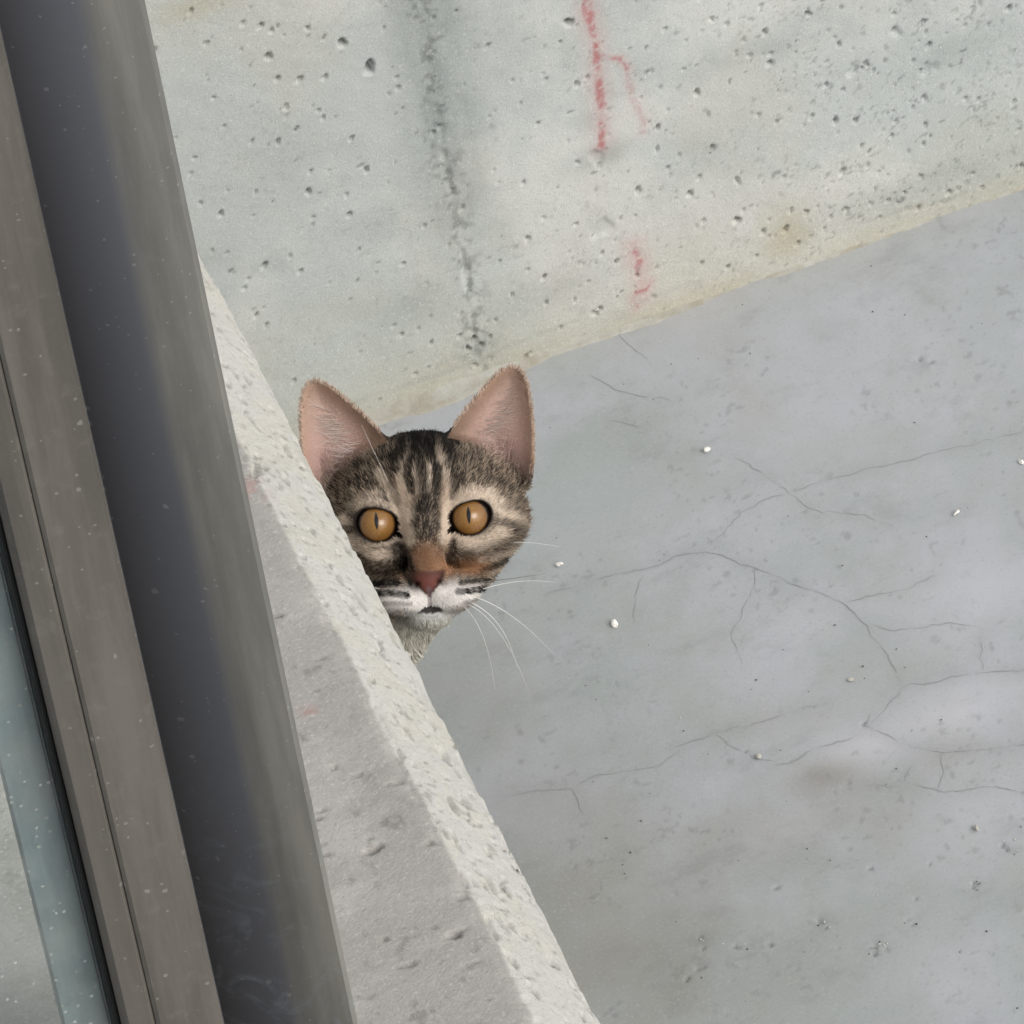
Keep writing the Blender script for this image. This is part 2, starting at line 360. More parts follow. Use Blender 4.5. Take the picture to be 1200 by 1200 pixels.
# ---- body of that wall behind its face, so that it has thickness
def box_mesh(name, x0, x1, y0, y1, z0, z1, mat, parent=None, bev=0.0):
    import bmesh
    bm = bmesh.new(); bmesh.ops.create_cube(bm, size=1)
    for v in bm.verts: v.co = ((x0 + x1) / 2 + v.co.x * (x1 - x0), (y0 + y1) / 2 + v.co.y * (y1 - y0), (z0 + z1) / 2 + v.co.z * (z1 - z0))
    if bev: bmesh.ops.bevel(bm, geom=list(bm.edges), offset=bev, segments=2, affect='EDGES', profile=0.6)
    me = bpy.data.meshes.new(name); bm.to_mesh(me); bm.free()
    me.materials.append(mat)
    o = bpy.data.objects.new(name, me); COL.objects.link(o)
    if parent: o.parent = parent
    return o
box_mesh('wall_core', -3.0, 4.0, YW + 0.012, YW + 0.22, -0.02, 2.6, M_WALL, back_wall)

# ---- uneven cement fillet where wall and floor meet
def build_fillet():
    XS = axis((-0.15, -0.02, 0.006), (-0.02, 0.50, 0.0016), (0.50, 0.9, 0.01)); n = 9
    rows = []
    w = 0.0020 + 0.0065 * vnoise(XS, XS * 0, 0.03, 30, 6, 0.65) ** 1.5 + 0.010 * np.exp(-((XS - 0.10) / 0.04) ** 2)
    h = 0.002 + 0.004 * vnoise(XS, XS * 0 + 3, 0.035, 31, 4)
    for i in range(n):
        t = i / (n - 1)
        y = YW + 0.004 - (w + 0.004) * t; z = h * (1 - t) ** 1.8 - 0.0012 * (t > 0.99)
        z = z + 0.0016 * (vnoise(XS, XS * 0 + t * 0.01, 0.006, 32, 2) - 0.4) * (1 - t) * 1.5
        rows.append(np.stack([XS, np.broadcast_to(y, XS.shape), z], -1))
    P = np.stack(rows, 1).reshape(-1, 3)
    mt, nt, b = newmat('cream_cement'); p = pos(nt)
    c = mixc(nt, ramp(nt, noise(nt, 60, 5, 0.6, p), 0.35, 0.65), lin(160, 156, 143), lin(178, 178, 171))
    c = mixc(nt, math_n(nt, 'MULTIPLY', ramp(nt, noise(nt, 220, 3, 0.6, p), 0.5, 0.7), 0.5), c, lin(160, 152, 132))
    nt.links.new(c, b.inputs['Base Color']); b.inputs['Roughness'].default_value = 0.9
    bump(nt, b, noise(nt, 500, 3, 0.6, p), 0.4, 0.001)
    mesh_np('cement_fillet', P, gridfaces(len(XS), n, True), mt, back_wall)
build_fillet()

# ---- floor
def fp(x, y): p = hit(x, y, 2, 0.0); return (p[0], p[1])
FLOOR_CRACKS = (([(640,697),(700,680),(760,665),(800,650),(828,646),(850,655),(885,665),(905,675)], .55), ([(905,675),(950,690),(985,706),(1015,735),(1032,757),(1045,780),(1055,800)], .35),
                   ([(1230,782),(1200,785),(1148,787),(1115,792),(1090,800),(1055,806)], .6), ([(1010,850),(1045,865),(1075,877),(1110,880),(1160,880),(1200,868),(1230,858)], .75),
                   ([(790,878),(820,866),(840,858),(872,853)], .6), ([(840,859),(858,878),(885,892),(915,896)], .4), ([(905,900),(925,893),(950,882),(980,872),(1003,860)], .55),
                   ([(1068,897),(1063,908),(1060,921)], .55), ([(1015,921),(1040,922),(1066,921)], .45), ([(920,838),(945,828),(970,824)], .6), ([(690,440),(730,460),(790,470)], .3),
                   ([(715,493),(735,495),(755,499)], .4), ([(860,533),(900,560),(925,580)], .3), ([(830,640),(852,618),(870,600),(930,575),(1010,550),(1100,530),(1210,505)], .3),
                   ([(590,934),(625,926),(650,925),(672,923),(682,955)], .45), ([(1150,787),(1147,760),(1148,735)], .3), ([(660,360),(720,390),(770,430)], .2), ([(1018,852),(1020,835)], .5), ([(985,706),(1010,700),(1060,690),(1100,672)], .35), ([(1055,806),(1040,830),(1018,852)], .45), ([(872,853),(900,845),(920,838)], .4), ([(1066,921),(1110,930),(1160,922),(1215,930)], .35), ([(885,665),(880,700),(860,740),(868,780)], .25), ([(760,665),(742,700),(748,740)], .25), ([(925,580),(960,600),(1000,602),(1050,618)], .3), ([(1100,880),(1108,905),(1100,935)], .35), ([(800,878),(770,900),(700,910),(672,923)], .3), ([(1015,735),(1060,740),(1110,730),(1148,735)], .25))
def floor_h(X, Y): return (vnoise(X, Y, 0.14, 41, 4) - 0.5) * 0.0030 + (vnoise(X, Y, 0.02, 42, 3) - 0.5) * 0.0004
def build_floor():
    XS = axis((-4.0, -0.2, 0.3), (-0.2, 0.0, 0.01), (0.0, 0.56, 0.00135), (0.56, 0.7, 0.006), (0.7, 6.0, 0.3))
    YS = axis((-8.0, -0.7, 0.3), (-0.7, -0.42, 0.01), (-0.42, YW - 0.003, 0.00145), (YW - 0.003, YW + 0.01, 0.01))
    X, Y = np.meshgrid(XS, YS, indexing='ij')
    H = floor_h(X, Y)
    H -= H.max() * 0
    dirt = np.zeros_like(X)
    wob = (vnoise(X, Y, 0.012, 43, 3) - 0.5) * 0.0045
    for pts, s in FLOOR_CRACKS:
        d = np.abs(segdist(X, Y, [fp(*q) for q in pts]) + wob * 0.55)
        br = 0.3 + 0.8 * sstep(0.3, 0.62, vnoise(X, Y, 0.012, 44, 4))
        dirt = np.maximum(dirt, s * 0.3 * br * np.exp(-(d / 0.0012) ** 2))
        dirt = np.maximum(dirt, s * 0.16 * np.exp(-(d / 0.006) ** 2))
    pale = 0.45 * sstep(0.10, 0.42, X + 0.25 * (vnoise(X, Y, 0.12, 45, 4) - 0.5)) * vnoise(X, Y, 0.07, 46, 4)
    damp = np.zeros_like(X)
    for (x, y, rx, ry, s) in ((690,1090,170,190,.7),(560,840,80,140,.35),(960,915,60,26,.75),(930,970,190,60,.45),(800,1010,150,60,.4),(900,1150,200,60,.35),(1000,930,40,12,.4),(820,470,140,60,.15)):
        u, v = fp(x, y); a = (X - u) / (rx * 0.00042); b = (Y - v) / (ry * 0.00060)
        damp = np.maximum(damp, s * np.exp(-(a * a + b * b)) * (0.45 + 0.9 * vnoise(X, Y, 0.03, 47, 4)))
    for (x, y, rx, ry, s) in ((1010,880,80,28,.95),(1120,830,100,30,.8),(930,965,60,22,.6),(720,620,160,80,.2),(1120,700,120,60,.5),(1150,960,80,60,.45),(1100,1130,90,60,.35),(940,740,90,30,.3),(860,600,90,30,.25)):
        u, v = fp(x, y); a = (X - u) / (rx * 0.00042); b = (Y - v) / (ry * 0.00060)
        pale = np.maximum(pale, s * np.exp(-(a * a + b * b)) * (0.5 + 0.8 * vnoise(X, Y, 0.03, 48, 4)))
    warm = 0.14 * sstep(YW - 0.03, YW - 0.004, Y + 0.02 * (vnoise(X, Y, 0.03, 49, 3) - 0.5))
    k = 0
    clusters = [(965,1085,3),(1030,1112,5),(1066,1082,2),(1148,1040,3),(1186,990,2),(983,1112,1),(870,1108,2),(822,1103,2),(819,1131,2),(805,1148,1),(903,1108,1),(1012,850,1),(1085,426,2),(875,880,1),(1090,1012,1),(1020,1018,1),(910,1040,1),(1075,1055,1)]
    g = np.random.default_rng(5)
    for x, y, n in clusters:
        for i in range(n):
            u, v = fp(x + g.normal() * (6 if n > 1 else 1), y + g.normal() * (4 if n > 1 else 1)); k += 1
            r = g.uniform(0.0011, 0.0019)
            r *= 0.8; q = pits_apply(H, XS, YS, u, v, r, r * 1.15, r * 0.9, 3000 + k)
            if q: dirt[q[0]] = np.maximum(dirt[q[0]], 0.35 * q[1])
        u, v = fp(x, y)
        if n > 1: dirt = np.maximum(dirt, 0.25 * np.exp(-((X - u) / 0.007) ** 2 - ((Y - v) / 0.007) ** 2) * sstep(0.4, 0.6, vnoise(X, Y, 0.006, 50, 2)))
    P = np.stack([X, Y, H], -1).reshape(-1, 3)
    tone = sstep(0.34, 0.66, vnoise(X, Y, 0.13, 83, 7, 0.68)); haze = 0.45 * sstep(0.46, 0.72, vnoise(X * 1.0, Y * 0.8, 0.05, 84, 7, 0.7))
    dirt = np.maximum(dirt, 0.3 * sstep(0.70, 0.82, vnoise(X, Y, 0.004, 87, 2)) * sstep(0.4, 0.65, vnoise(X, Y, 0.05, 88, 3)))
    dirt = np.maximum(dirt, 0.16 * sstep(0.55, 0.8, vnoise(X * 0.6, Y, 0.018, 89, 5, 0.7)))
    o = mesh_np('terrace_floor', P, gridfaces(len(XS), len(YS)), M_FLOOR, attrs=dict(tone=tone.ravel(), haze_tone=haze.ravel(), dirt=np.clip(dirt, 0, 1).ravel(), pale=np.clip(pale, 0, 1).ravel(), damp=np.clip(damp, 0, 1).ravel(), warm=warm.ravel()))
    mt, nt, b = newmat('crack_dirt'); c = mixc(nt, noise(nt, 200, 3, 0.6, pos(nt)), lin(142, 145, 146), lin(158, 161, 163)); nt.links.new(c, b.inputs['Base Color']); b.inputs['Roughness'].default_value = 0.9
    g = np.random.default_rng(33)
    for n, (pts, s) in enumerate(FLOOR_CRACKS):            # hairline cracks, filled with dust
        w_ = np.array([fp(*q) for q in pts]); sg = np.linalg.norm(np.diff(w_, axis=0), axis=1); cm = np.concatenate([[0], np.cumsum(sg)])
        t = np.linspace(0, cm[-1], max(6, int(cm[-1] / 0.0016))); cx = np.interp(t, cm, w_[:, 0]); cyy = np.interp(t, cm, w_[:, 1])
        k = np.hanning(7); k /= k.sum(); px_ = np.pad(cx, 3, mode='edge'); py_ = np.pad(cyy, 3, mode='edge'); cx, cyy = np.convolve(px_, k, 'valid'), np.convolve(py_, k, 'valid')
        j = (vnoise(t, t * 0 + n * 3.1, 0.012, 120 + n, 4, 0.6) - 0.5) * 0.006 + (vnoise(t, t * 0 + n, 0.003, 160 + n, 2) - 0.5) * 0.0012
        tx, ty = np.gradient(cx), np.gradient(cyy); ll = np.hypot(tx, ty) + 1e-9; nx_, ny_ = -ty / ll, tx / ll
        cx = cx + nx_ * j; cyy = cyy + ny_ * j
        hw = (0.00012 + 0.00042 * s) * np.clip(vnoise(t, t * 0 + 9, 0.008, 200 + n, 3) * 2.4 - 0.55, 0.0, 1.3) * np.minimum(1, np.minimum(t, t[-1] - t) / 0.01 + 0.05)
        hw = np.maximum(hw, 0.00002)
        A_ = np.stack([cx - nx_ * hw, cyy - ny_ * hw], 1); B_ = np.stack([cx + nx_ * hw, cyy + ny_ * hw], 1)
        za = floor_h(A_[:, 0], A_[:, 1]) + 0.00022; zb = floor_h(B_[:, 0], B_[:, 1]) + 0.00022
        P_ = np.concatenate([np.c_[A_, za], np.c_[B_, zb]]); m_ = len(t); i_ = np.arange(m_ - 1)
        mesh_np('crack', P_, np.stack([i_, i_ + 1, i_ + 1 + m_, i_ + m_], 1), mt, o)
    return tag(o, 'smooth grey concrete terrace floor with hairline cracks', 'floor', kind='structure')
build_floor()

# ---- low wall in front of the cat (chamfered edge towards the cat)
def build_low_wall():
    T = 0.45
    prof = []                                             # (x, z, nx, nz, paste)
    def piece(p0, p1, n, nrm, paste):
        for i in range(n):
            t = i / n; prof.append((p0[0] + (p1[0] - p0[0]) * t, p0[1] + (p1[1] - p0[1]) * t, *nrm, paste))
    s2 = math.sqrt(.5)
    piece((XW - T, 0), (XW - T, SILL_Z), 6, (-1, 0), 0)
    piece((XW - T, SILL_Z), (XW - 0.20, SILL_Z), 30, (0, 1), 0)
    piece((XW - 0.20, SILL_Z), (XW - CH, SILL_Z), 150, (0, 1), 0)
    piece((XW - CH, SILL_Z), (XW, SILL_Z - CH), 44, (s2, s2), 1)
    piece((XW, SILL_Z - CH), (XW, SILL_Z - 0.15), 12, (1, 0), 0.6)
    piece((XW, SILL_Z - 0.15), (XW, -0.01), 60, (1, 0), 0.3)
    prof.append((XW, -0.01, 1, 0, 0.3))
    prof = np.array(prof)
    s = np.concatenate([[0], np.cumsum(np.hypot(np.diff(prof[:, 0]), np.diff(prof[:, 1])))])
    # soften normals at corners
    nr = prof[:, 2:4].copy()
    for _ in range(6):
        nr[1:-1] = (nr[:-2] + nr[1:-1] + nr[2:]) / 3
    nr /= np.linalg.norm(nr, axis=1)[:, None]
    YS = axis((-4.5, -1.1, 0.04), (-1.1, -0.95, 0.006), (-0.95, -0.40, 0.0011), (-0.40, YW + 0.004, 0.006))
    S, Y = np.meshgrid(s, YS, indexing='ij')
    s_top = s[np.argmax((prof[:, 1] >= SILL_Z - 1e-6))]
    s_c0 = s[6 + 30 + 150]; s_c1 = s[6 + 30 + 150 + 44]
    H = (vnoise(S, Y, 0.06, 61, 4) - 0.5) * 0.0009
    streak = vnoise(S * 0.35, Y, 0.006, 62, 3) - 0.5
    on_top = sstep(s_c0 + 0.003, s_c0 - 0.003, S)
    H += streak * 0.0005 * on_top
    H += (vnoise(S, Y, 0.009, 63, 3) - 0.5) * 0.0007 * (1 - on_top)
    # wavering, broken arris lines
    e0 = (vnoise(Y, Y * 0, 0.02, 64, 4) - 0.5)
    edge = s_c0 + e0 * 0.005
    paste = sstep(edge - 0.0015, edge + 0.0015, S) * sstep(s_c1 + 0.06, s_c1 + 0.02, S)
    H += (vnoise(S, Y, 0.0028, 69, 2) - 0.5) * 0.0006 * (1 - 0.5 * on_top)
    H -= 0.0014 * np.exp(-((S - s_c0) / 0.003) ** 2) * sstep(0.45, 0.7, vnoise(S, Y, 0.012, 65, 3)) 
    H -= 0.0014 * np.exp(-((S - s_c1) / 0.004) ** 2) * sstep(0.45, 0.72, vnoise(S, Y, 0.02, 66, 4))
    H -= 0.0012 * np.exp(-((S - s_c1) / 0.004) ** 2)
    H -= 0.0007 * np.exp(-((S - s_c0) / 0.003) ** 2)
    chip = np.exp(-((Y + 0.445) / 0.03) ** 2)
    H -= 0.0 * chip * sstep(s_c0, s_c1, S) * sstep(s_c1 + 0.1, s_c1, S)
    dirt = 0.35 * sstep(0.66, 0.8, vnoise(S, Y, 0.004, 70, 3)) * sstep(0.4, 0.62, vnoise(S, Y, 0.03, 71, 3)) + 0.12 * sstep(0.5, 0.8, vnoise(S * 0.7, Y, 0.02, 72, 5, 0.65))
    g = np.random.default_rng(21)
    for i in range(300):                                   # elongated tears and holes in the chamfer
        v = g.uniform(-0.95, -0.42); u = g.uniform(s_c0 + 0.001, s_c1 + 0.002); big = g.random() ** 5
        ln = 0.0011 + 0.0045 * big; w = 0.0006 + 0.0006 * g.random()
        q = pits_apply(H, s, YS, u, v, w, ln, 0.0012 + w * 2.2, 5000 + i)
        if q: dirt[q[0]] = np.maximum(dirt[q[0]], 0.18 * q[1])
    for i in range(110):                                   # short scores across the top
        v = g.uniform(-0.95, -0.42); u = g.uniform(s_c0 - 0.14, s_c0); big = g.random() ** 3
        q = pits_apply(H, s, YS, u, v, 0.0016 + 0.004 * big, 0.0006 + 0.0007 * g.random(), 0.0008 + 0.001 * big, 6000 + i)
        if q: dirt[q[0]] = np.maximum(dirt[q[0]], 0.2 * q[1])
    def sp(x, y): p = hit(x, y, 2, SILL_Z); return (s_c0 + (p[0] - (XW - CH)), p[1])
    def cp(x, y):                                          # point on the chamfer
        d = ray(x, y); n = np.array([s2, 0, s2]); q0 = np.array([XW - CH, 0, SILL_Z]); p = CAM + d * ((q0 - CAM) @ n) / (d @ n)
        return (s_c0 + (p[0] - (XW - CH)) * math.sqrt(2), p[1])
    for x, y, ru, rv, dp in ((436,996,.0045,.0016,.003),(532,1096,.0032,.0014,.003),(503,988,.0016,.001,.002),(370,1030,.0015,.001,.002),(450,1100,.0014,.001,.002),(370,960,.002,.001,.002),(325,722,.002,.0014,.002)):
        u, v = sp(x, y); k = int(x + y); q = pits_apply(H, s, YS, u, v, ru, rv, dp, k)
        if q: dirt[q[0]] = np.maximum(dirt[q[0]], 0.3 * q[1])
    for x, y, ru, rv, dp in ((545,940,.0014,.0055,.003),(523,887,.0014,.0055,.003),(575,1035,.0012,.009,.0022),(601,1125,.0016,.0045,.003),(644,1125,.0014,.004,.003),(625,1160,.0016,.0045,.003),(599,1083,.0014,.003,.003),(506,848,.0014,.003,.002),(447,764,.0016,.002,.003),(412,712,.0011,.006,.002),(396,675,.0012,.004,.002),(480,860,.0012,.003,.002),(310,545,.002,.003,.003),(300,550,.0025,.004,.003)):
        u, v = cp(x, y); k = int(x + y); q = pits_apply(H, s, YS, u, v, ru, rv, dp, k)
        if q: dirt[q[0]] = np.maximum(dirt[q[0]], 0.25 * q[1])
    red = np.zeros_like(S)
    for x, y, r in ((298,566,.006),(306,572,.004),(362,833,.003)):
        u, v = (cp if y < 600 else sp)(x, y); red = np.maximum(red, 0.6 * np.exp(-((S - u) / r) ** 2 - ((Y - v) / r) ** 2) * sstep(0.35, 0.6, vnoise(S, Y, 0.004, 67, 3)))
    u, v = cp(300, 545); dirt = np.maximum(dirt, 0.6 * np.exp(-((S - u) / .005) ** 2 - ((Y - v) / .006) ** 2) * sstep(0.45, 0.6, vnoise(S, Y, 0.004, 68, 3)))
    PX = prof[:, 0][:, None] + nr[:, 0][:, None] * H; PZ = prof[:, 1][:, None] + nr[:, 1][:, None] * H
    P = np.stack([PX, Y, PZ], -1).reshape(-1, 3)
    tone = sstep(0.36, 0.64, vnoise(S * 0.6, Y, 0.05, 85, 6, 0.65)) * (1 - 0.4 * sstep(s_c1 + 0.02, s_c1 + 0.1, S)); haze = 0.22 * paste * sstep(0.46, 0.68, vnoise(S, Y, 0.02, 86, 5, 0.6))
    o = mesh_np('low_wall', P, gridfaces(len(s), len(YS), True), M_SILL, attrs=dict(tone=tone.ravel(), haze_tone=haze.ravel(), paste=paste.ravel(), dirt=np.clip(dirt, 0, 1).ravel(), red=red.ravel()))
    o['kind'] = 'thing'
    return tag(o, 'low grey concrete wall with a pale chamfered edge hiding the cat', 'wall')
build_low_wall()

# ------------------------------------------------------------------ open casement window standing on the low wall
def extrude_profile(name, pts, z0, z1, mat, parent, off, rot=None):
    """closed plan profile (x,y) extruded upwards, or along x for rails (rot='x': pts are (z,y))"""
    n = len(pts); v = []
    for z in (z0, z1):
        for a, b in pts:
            v.append((off[0] + a, off[1] + b, off[2] + z) if rot is None else (off[0] + z, off[1] + b, off[2] + a))
    f = [(i, (i + 1) % n, n + (i + 1) % n, n + i) for i in range(n)]
    me = bpy.data.meshes.new(name); me.from_pydata(v, [], f + [tuple(range(n))[::-1], tuple(range(n, 2 * n))])
    import bmesh
    bm = bmesh.new(); bm.from_mesh(me); bmesh.ops.recalc_face_normals(bm, faces=bm.faces); bm.to_mesh(me); bm.free()
    me.materials.append(mat)
    o = bpy.data.objects.new(name, me); COL.objects.link(o); o.parent = parent
    return o
def arc(cx, cy, r, a0, a1, n=8): return [(cx + r * math.cos(math.radians(a0 + (a1 - a0) * i / n)), cy + r * math.sin(math.radians(a0 + (a1 - a0) * i / n))) for i in range(n + 1)]
def build_window():
    q = hit(296, 600, 2, 1.25); F = (q[0], q[1], SILL_Z)
    root = empty('casement_window', F)
    inv = Matrix.Translation((-F[0], -F[1], -F[2]))
    Z1 = 1.25
    K = 0.258e-3 / math.cos(AZ)                           # one photo pixel at the frame, across
    x_band, x_dark0, x_sash, x_bead, x_gask, x_glass = 0.0, -96 * K, -166 * K, -248 * K, -287 * K, -295 * K
    # outer jamb: flat face on the right that curves back into a deep rebate
    pts = [(0, 0.002), (-0.002, 0.0), (-0.012, -0.0003)]
    for i in range(1, 17):
        t = i / 16; pts.append((-0.012 - 0.036 * t, 0.024 * t ** 1.7))
    pts += [(-0.075, 0.026), (-0.075, 0.075), (0, 0.075)]
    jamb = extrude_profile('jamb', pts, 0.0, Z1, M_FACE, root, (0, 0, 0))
    for p in jamb.data.polygons: p.use_smooth = len(p.vertices) == 4 and -0.05 < p.center.x < -0.003 and p.center.y < 0.041
    # dark lining of the rebate
    pts = [(-0.0195, 0.0068)]
    top = []
    for i in range(0, 13):
        t = 0.80 + 0.18 * i / 12; top.append((-0.012 - 0.036 * t, 0.024 * t ** 1.7 - 0.0009 * min(1, i / 3) - 0.0002))
    low = [(x, y + 0.0008) for x, y in top[::-1]]
    extrude_profile('rebate_lining', top + low, 0.001, Z1 - 0.001, M_DARK, root, (0, 0, 0))
    # open sash: right stile, left stile, rails, bead, gasket, pane, spacer bar
    zs0, zs1 = 0.02, Z1 - 0.03
    def stile_pts(x0, x1):   # x0 right edge, x1 left edge
        return [(x0, 0.028), (x0, -0.0015), (x0 - 0.0015, -0.004)] + [(x1 + 0.0012, -0.004), (x1, -0.003), (x1, 0.028)]
    st = extrude_profile('sash_stile', stile_pts(x_sash, x_bead), zs0, zs1, M_FRAME, root, (0, 0, 0))
    extrude_profile('glazing_bead', [(x_bead - 0.0001, 0.026), (x_bead - 0.0001, -0.0022), (x_bead - 0.0014, -0.0030), (x_gask + 0.002, -0.001), (x_gask, 0.002), (x_gask, 0.026)], zs0 + 0.03, zs1 - 0.03, M_FRAME, root, (0, 0, 0))
    extrude_profile('gasket', [(x_gask - 0.0003, 0.024), (x_gask - 0.0003, 0.003), (x_gask - 0.0015, 0.0018), (x_glass, 0.003), (x_glass, 0.024)], zs0 + 0.03, zs1 - 0.03, M_RUBBER, root, (0, 0, 0))
    xl = -0.62
    extrude_profile('sash_stile', stile_pts(xl + 0.033, xl), zs0, zs1, M_FRAME, root, (0, 0, 0))
    for za, zb in ((zs0, zs0 + 0.034), (zs1 - 0.034, zs1)):
        extrude_profile('sash_rail', [(za, 0.028), (za, -0.0038), (zb, -0.0038), (zb, 0.028)], xl + 0.0335, x_gask + 0.001, M_FRAME, root, (0, 0, 0), 'x')
    pane = box_mesh('pane', xl + 0.033, x_glass - 0.0002, 0.008, 0.012, zs0 + 0.034, zs1 - 0.034, M_GLASS, root)
    sp = box_mesh('spacer_bar', x_glass - 53 * K, x_glass - 0.0004, 0.0135, 0.0225, zs0 + 0.036, zs1 - 0.036, M_SPACER, root)
    for z in (0.15, Z1 - 0.2):
        box_mesh('hinge', -0.0745, -0.050, 0.0205, 0.0255, z - 0.04, z + 0.04, M_DARK, root, 0.0008)
    root.rotation_euler = (0, math.radians(0.0), 0)
    root['kind'] = 'thing'
    tag(root, 'dusty bronze and grey metal casement window standing on the low wall', 'window')
build_window()
# ------------------------------------------------------------------ loose stones on the floor
def pebble_mesh(r, seed, squash=0.75):
    import bmesh
    bm = bmesh.new(); bmesh.ops.create_icosphere(bm, subdivisions=2, radius=1.0); g = np.random.default_rng(seed); k = g.normal(size=(6, 3)); k /= np.linalg.norm(k, axis=1)[:, None]; am = g.uniform(0.25, 0.75, 6)
    for v in bm.verts:
        c = np.array(v.co); f = 1 - sum(am[i] * max(0, float(c @ k[i]) - 0.55) * 2 for i in range(6)); c = c * f * r * np.array([1.0 + 0.45 * g.random() * 0 + am[0] * 0.5, 0.7 + am[1] * 0.4, squash]); v.co = c
    me = bpy.data.meshes.new('pebble'); bm.to_mesh(me); bm.free()
    return me
def build_pebbles():
    mt, nt, b = newmat('white_stone'); p = objc(nt)
    c = mixc(nt, noise(nt, 500, 3, 0.6, p), lin(222, 220, 212), lin(244, 243, 238)); nt.links.new(c, b.inputs['Base Color']); b.inputs['Roughness'].default_value = 0.7
    m2, nt, b = newmat('dull_stone'); p = objc(nt)
    c = mixc(nt, noise(nt, 500, 3, 0.6, p), lin(170, 168, 160), lin(200, 198, 190)); nt.links.new(c, b.inputs['Base Color']); b.inputs['Roughness'].default_value = 0.8
    for i, (x, y, r, ma, lb) in enumerate((
            (828, 530, 5.5, mt, 'white pebble on the floor right of the ear, farthest of the pebbles'),
            (721, 734, 6.5, mt, 'largest white pebble on the floor beyond the long whiskers'),
            (656, 663, 4.2, mt, 'small bright white pebble close to the cat\'s cheek'),
            (1121, 603, 4.5, mt, 'small white pebble high on the right side of the floor'),
            (1197, 543, 4.5, mt, 'white pebble cut by the right edge of the photo'),
            (889, 889, 5.0, m2, 'dull pale pebble lying in a floor crack below the middle'),
            (1145, 972, 4.2, m2, 'small dull pebble near the pitted spots at lower right'),
            (998, 798, 3.6, m2, 'tiny dull pebble between the cracks right of the middle'))):
        u, v = fp(x, y); rr = r * 0.00040
        me = pebble_mesh(rr, 40 + i); me.materials.append(ma)
        o = bpy.data.objects.new('pebble', me); COL.objects.link(o); o.location = (u, v, rr * 0.62 + 0.0002); o.rotation_euler = (0, 0, i * 1.3)
        tag(o, lb, 'pebble', 'loose pebbles on the terrace floor')
    # crumbs and grit too small to count
    g = np.random.default_rng(9); V, F, C = [], [], []
    spots = [(965,1085,3),(1030,1112,5),(1066,1082,2),(1148,1040,4),(1186,990,3),(870,1108,2),(822,1103,2),(985,1112,1),(1150,246,3)] + [(g.uniform(560, 1200), g.uniform(300, 1195), 1) for _ in range(90)]
    for x, y, n in spots:
        for _ in range(n):
            jx, jy = x + g.normal() * (6 if n > 1 else 0), y + g.normal() * (4 if n > 1 else 0)
            u, v = fp(jx, jy)
            if v > YW - 0.012 or u < 0.0: continue
            r = (0.0004 + 0.0005 * g.random() ** 2) * (1.0 if n > 1 else 0.8); b0 = len(V)
            c = np.array([(1, 0, 0), (-1, 0, 0), (0, 1, 0), (0, -1, 0), (0, 0, 1), (0, 0, -0.6)]) * r * g.uniform(0.6, 1.3, (6, 3))
            V += [(u + a[0], v + a[1], 0.0007 + r * 0.3 + a[2]) for a in c]
            F += [(b0 + a, b0 + b_, b0 + c_) for a, b_, c_ in ((0, 2, 4), (2, 1, 4), (1, 3, 4), (3, 0, 4), (2, 0, 5), (1, 2, 5), (3, 1, 5), (0, 3, 5))]
            k = g.random(); col = L3((196, 194, 186)) if (n > 1 and k < 0.6) or k < 0.25 else L3((84, 82, 78)); C += [col] * 6
    mt, nt, b = newmat('grit'); nt.links.new(attr(nt, 'coat', True), b.inputs['Base Color']); b.inputs['Roughness'].default_value = 0.9
    o = mesh_np('floor_grit', np.array(V), np.array(F), mt, smooth=False, attrs=dict(coat=np.array(C)))
    tag(o, 'fine pale and dark grit scattered over the terrace floor', 'grit', kind='stuff')
build_pebbles()

# ------------------------------------------------------------------ the cat
# head frame: x to the viewer's right, y up the face, z out of the face; millimetres, origin between the eyes
HR = math.radians(4.2)
HX = CR * math.cos(HR) + CU * math.sin(HR)
HY = -CR * math.sin(HR) + CU * math.cos(HR)
HZ = -ray(496.5, 610.5); HZ = HZ / np.linalg.norm(HZ)
HX = HX - HZ * (HX @ HZ); HX /= np.linalg.norm(HX); HY = np.cross(HZ, HX)
HM = np.stack([HX, HY, HZ], 0)                            # rows: head axes in the world
def to_head(P): return ((P - EYE) @ HM.T) * 1000.0
def to_world(q): return EYE + (np.asarray(q, dtype=np.float64) / 1000.0) @ HM
def ip(x, y):
    """photo pixel on the face -> head x, y in millimetres"""
    dx, dy = (x - 496.5) * 0.404, -(y - 610.5) * 0.404
    return (dx * math.cos(HR) + dy * math.sin(HR), -dx * math.sin(HR) + dy * math.cos(HR))

def smin(a, b, k):
    h = np.clip(0.5 + 0.5 * (b - a) / k, 0, 1); return b * (1 - h) + a * h - k * h * (1 - h)
def smax(a, b, k): return -smin(-a, -b, k)
def ell(q, c, r, rot=None):
    d = [q[i] - c[i] for i in range(3)]
    if rot:                                               # rotation in the x-y plane
        ca, sa = math.cos(rot), math.sin(rot); d = [d[0] * ca + d[1] * sa, -d[0] * sa + d[1] * ca, d[2]]
    k0 = np.sqrt(sum((d[i] / r[i]) ** 2 for i in range(3))); k1 = np.sqrt(sum((d[i] / r[i] ** 2) ** 2 for i in range(3))) + 1e-9
    return k0 * (k0 - 1) / k1
def cap(q, a, b, ra, rb):
    ab = [b[i] - a[i] for i in range(3)]; l2 = sum(v * v for v in ab)
    t = np.clip(sum((q[i] - a[i]) * ab[i] for i in range(3)) / l2, 0, 1)
    return np.sqrt(sum((q[i] - a[i] - t * ab[i]) ** 2 for i in range(3))) - (ra + (rb - ra) * t)
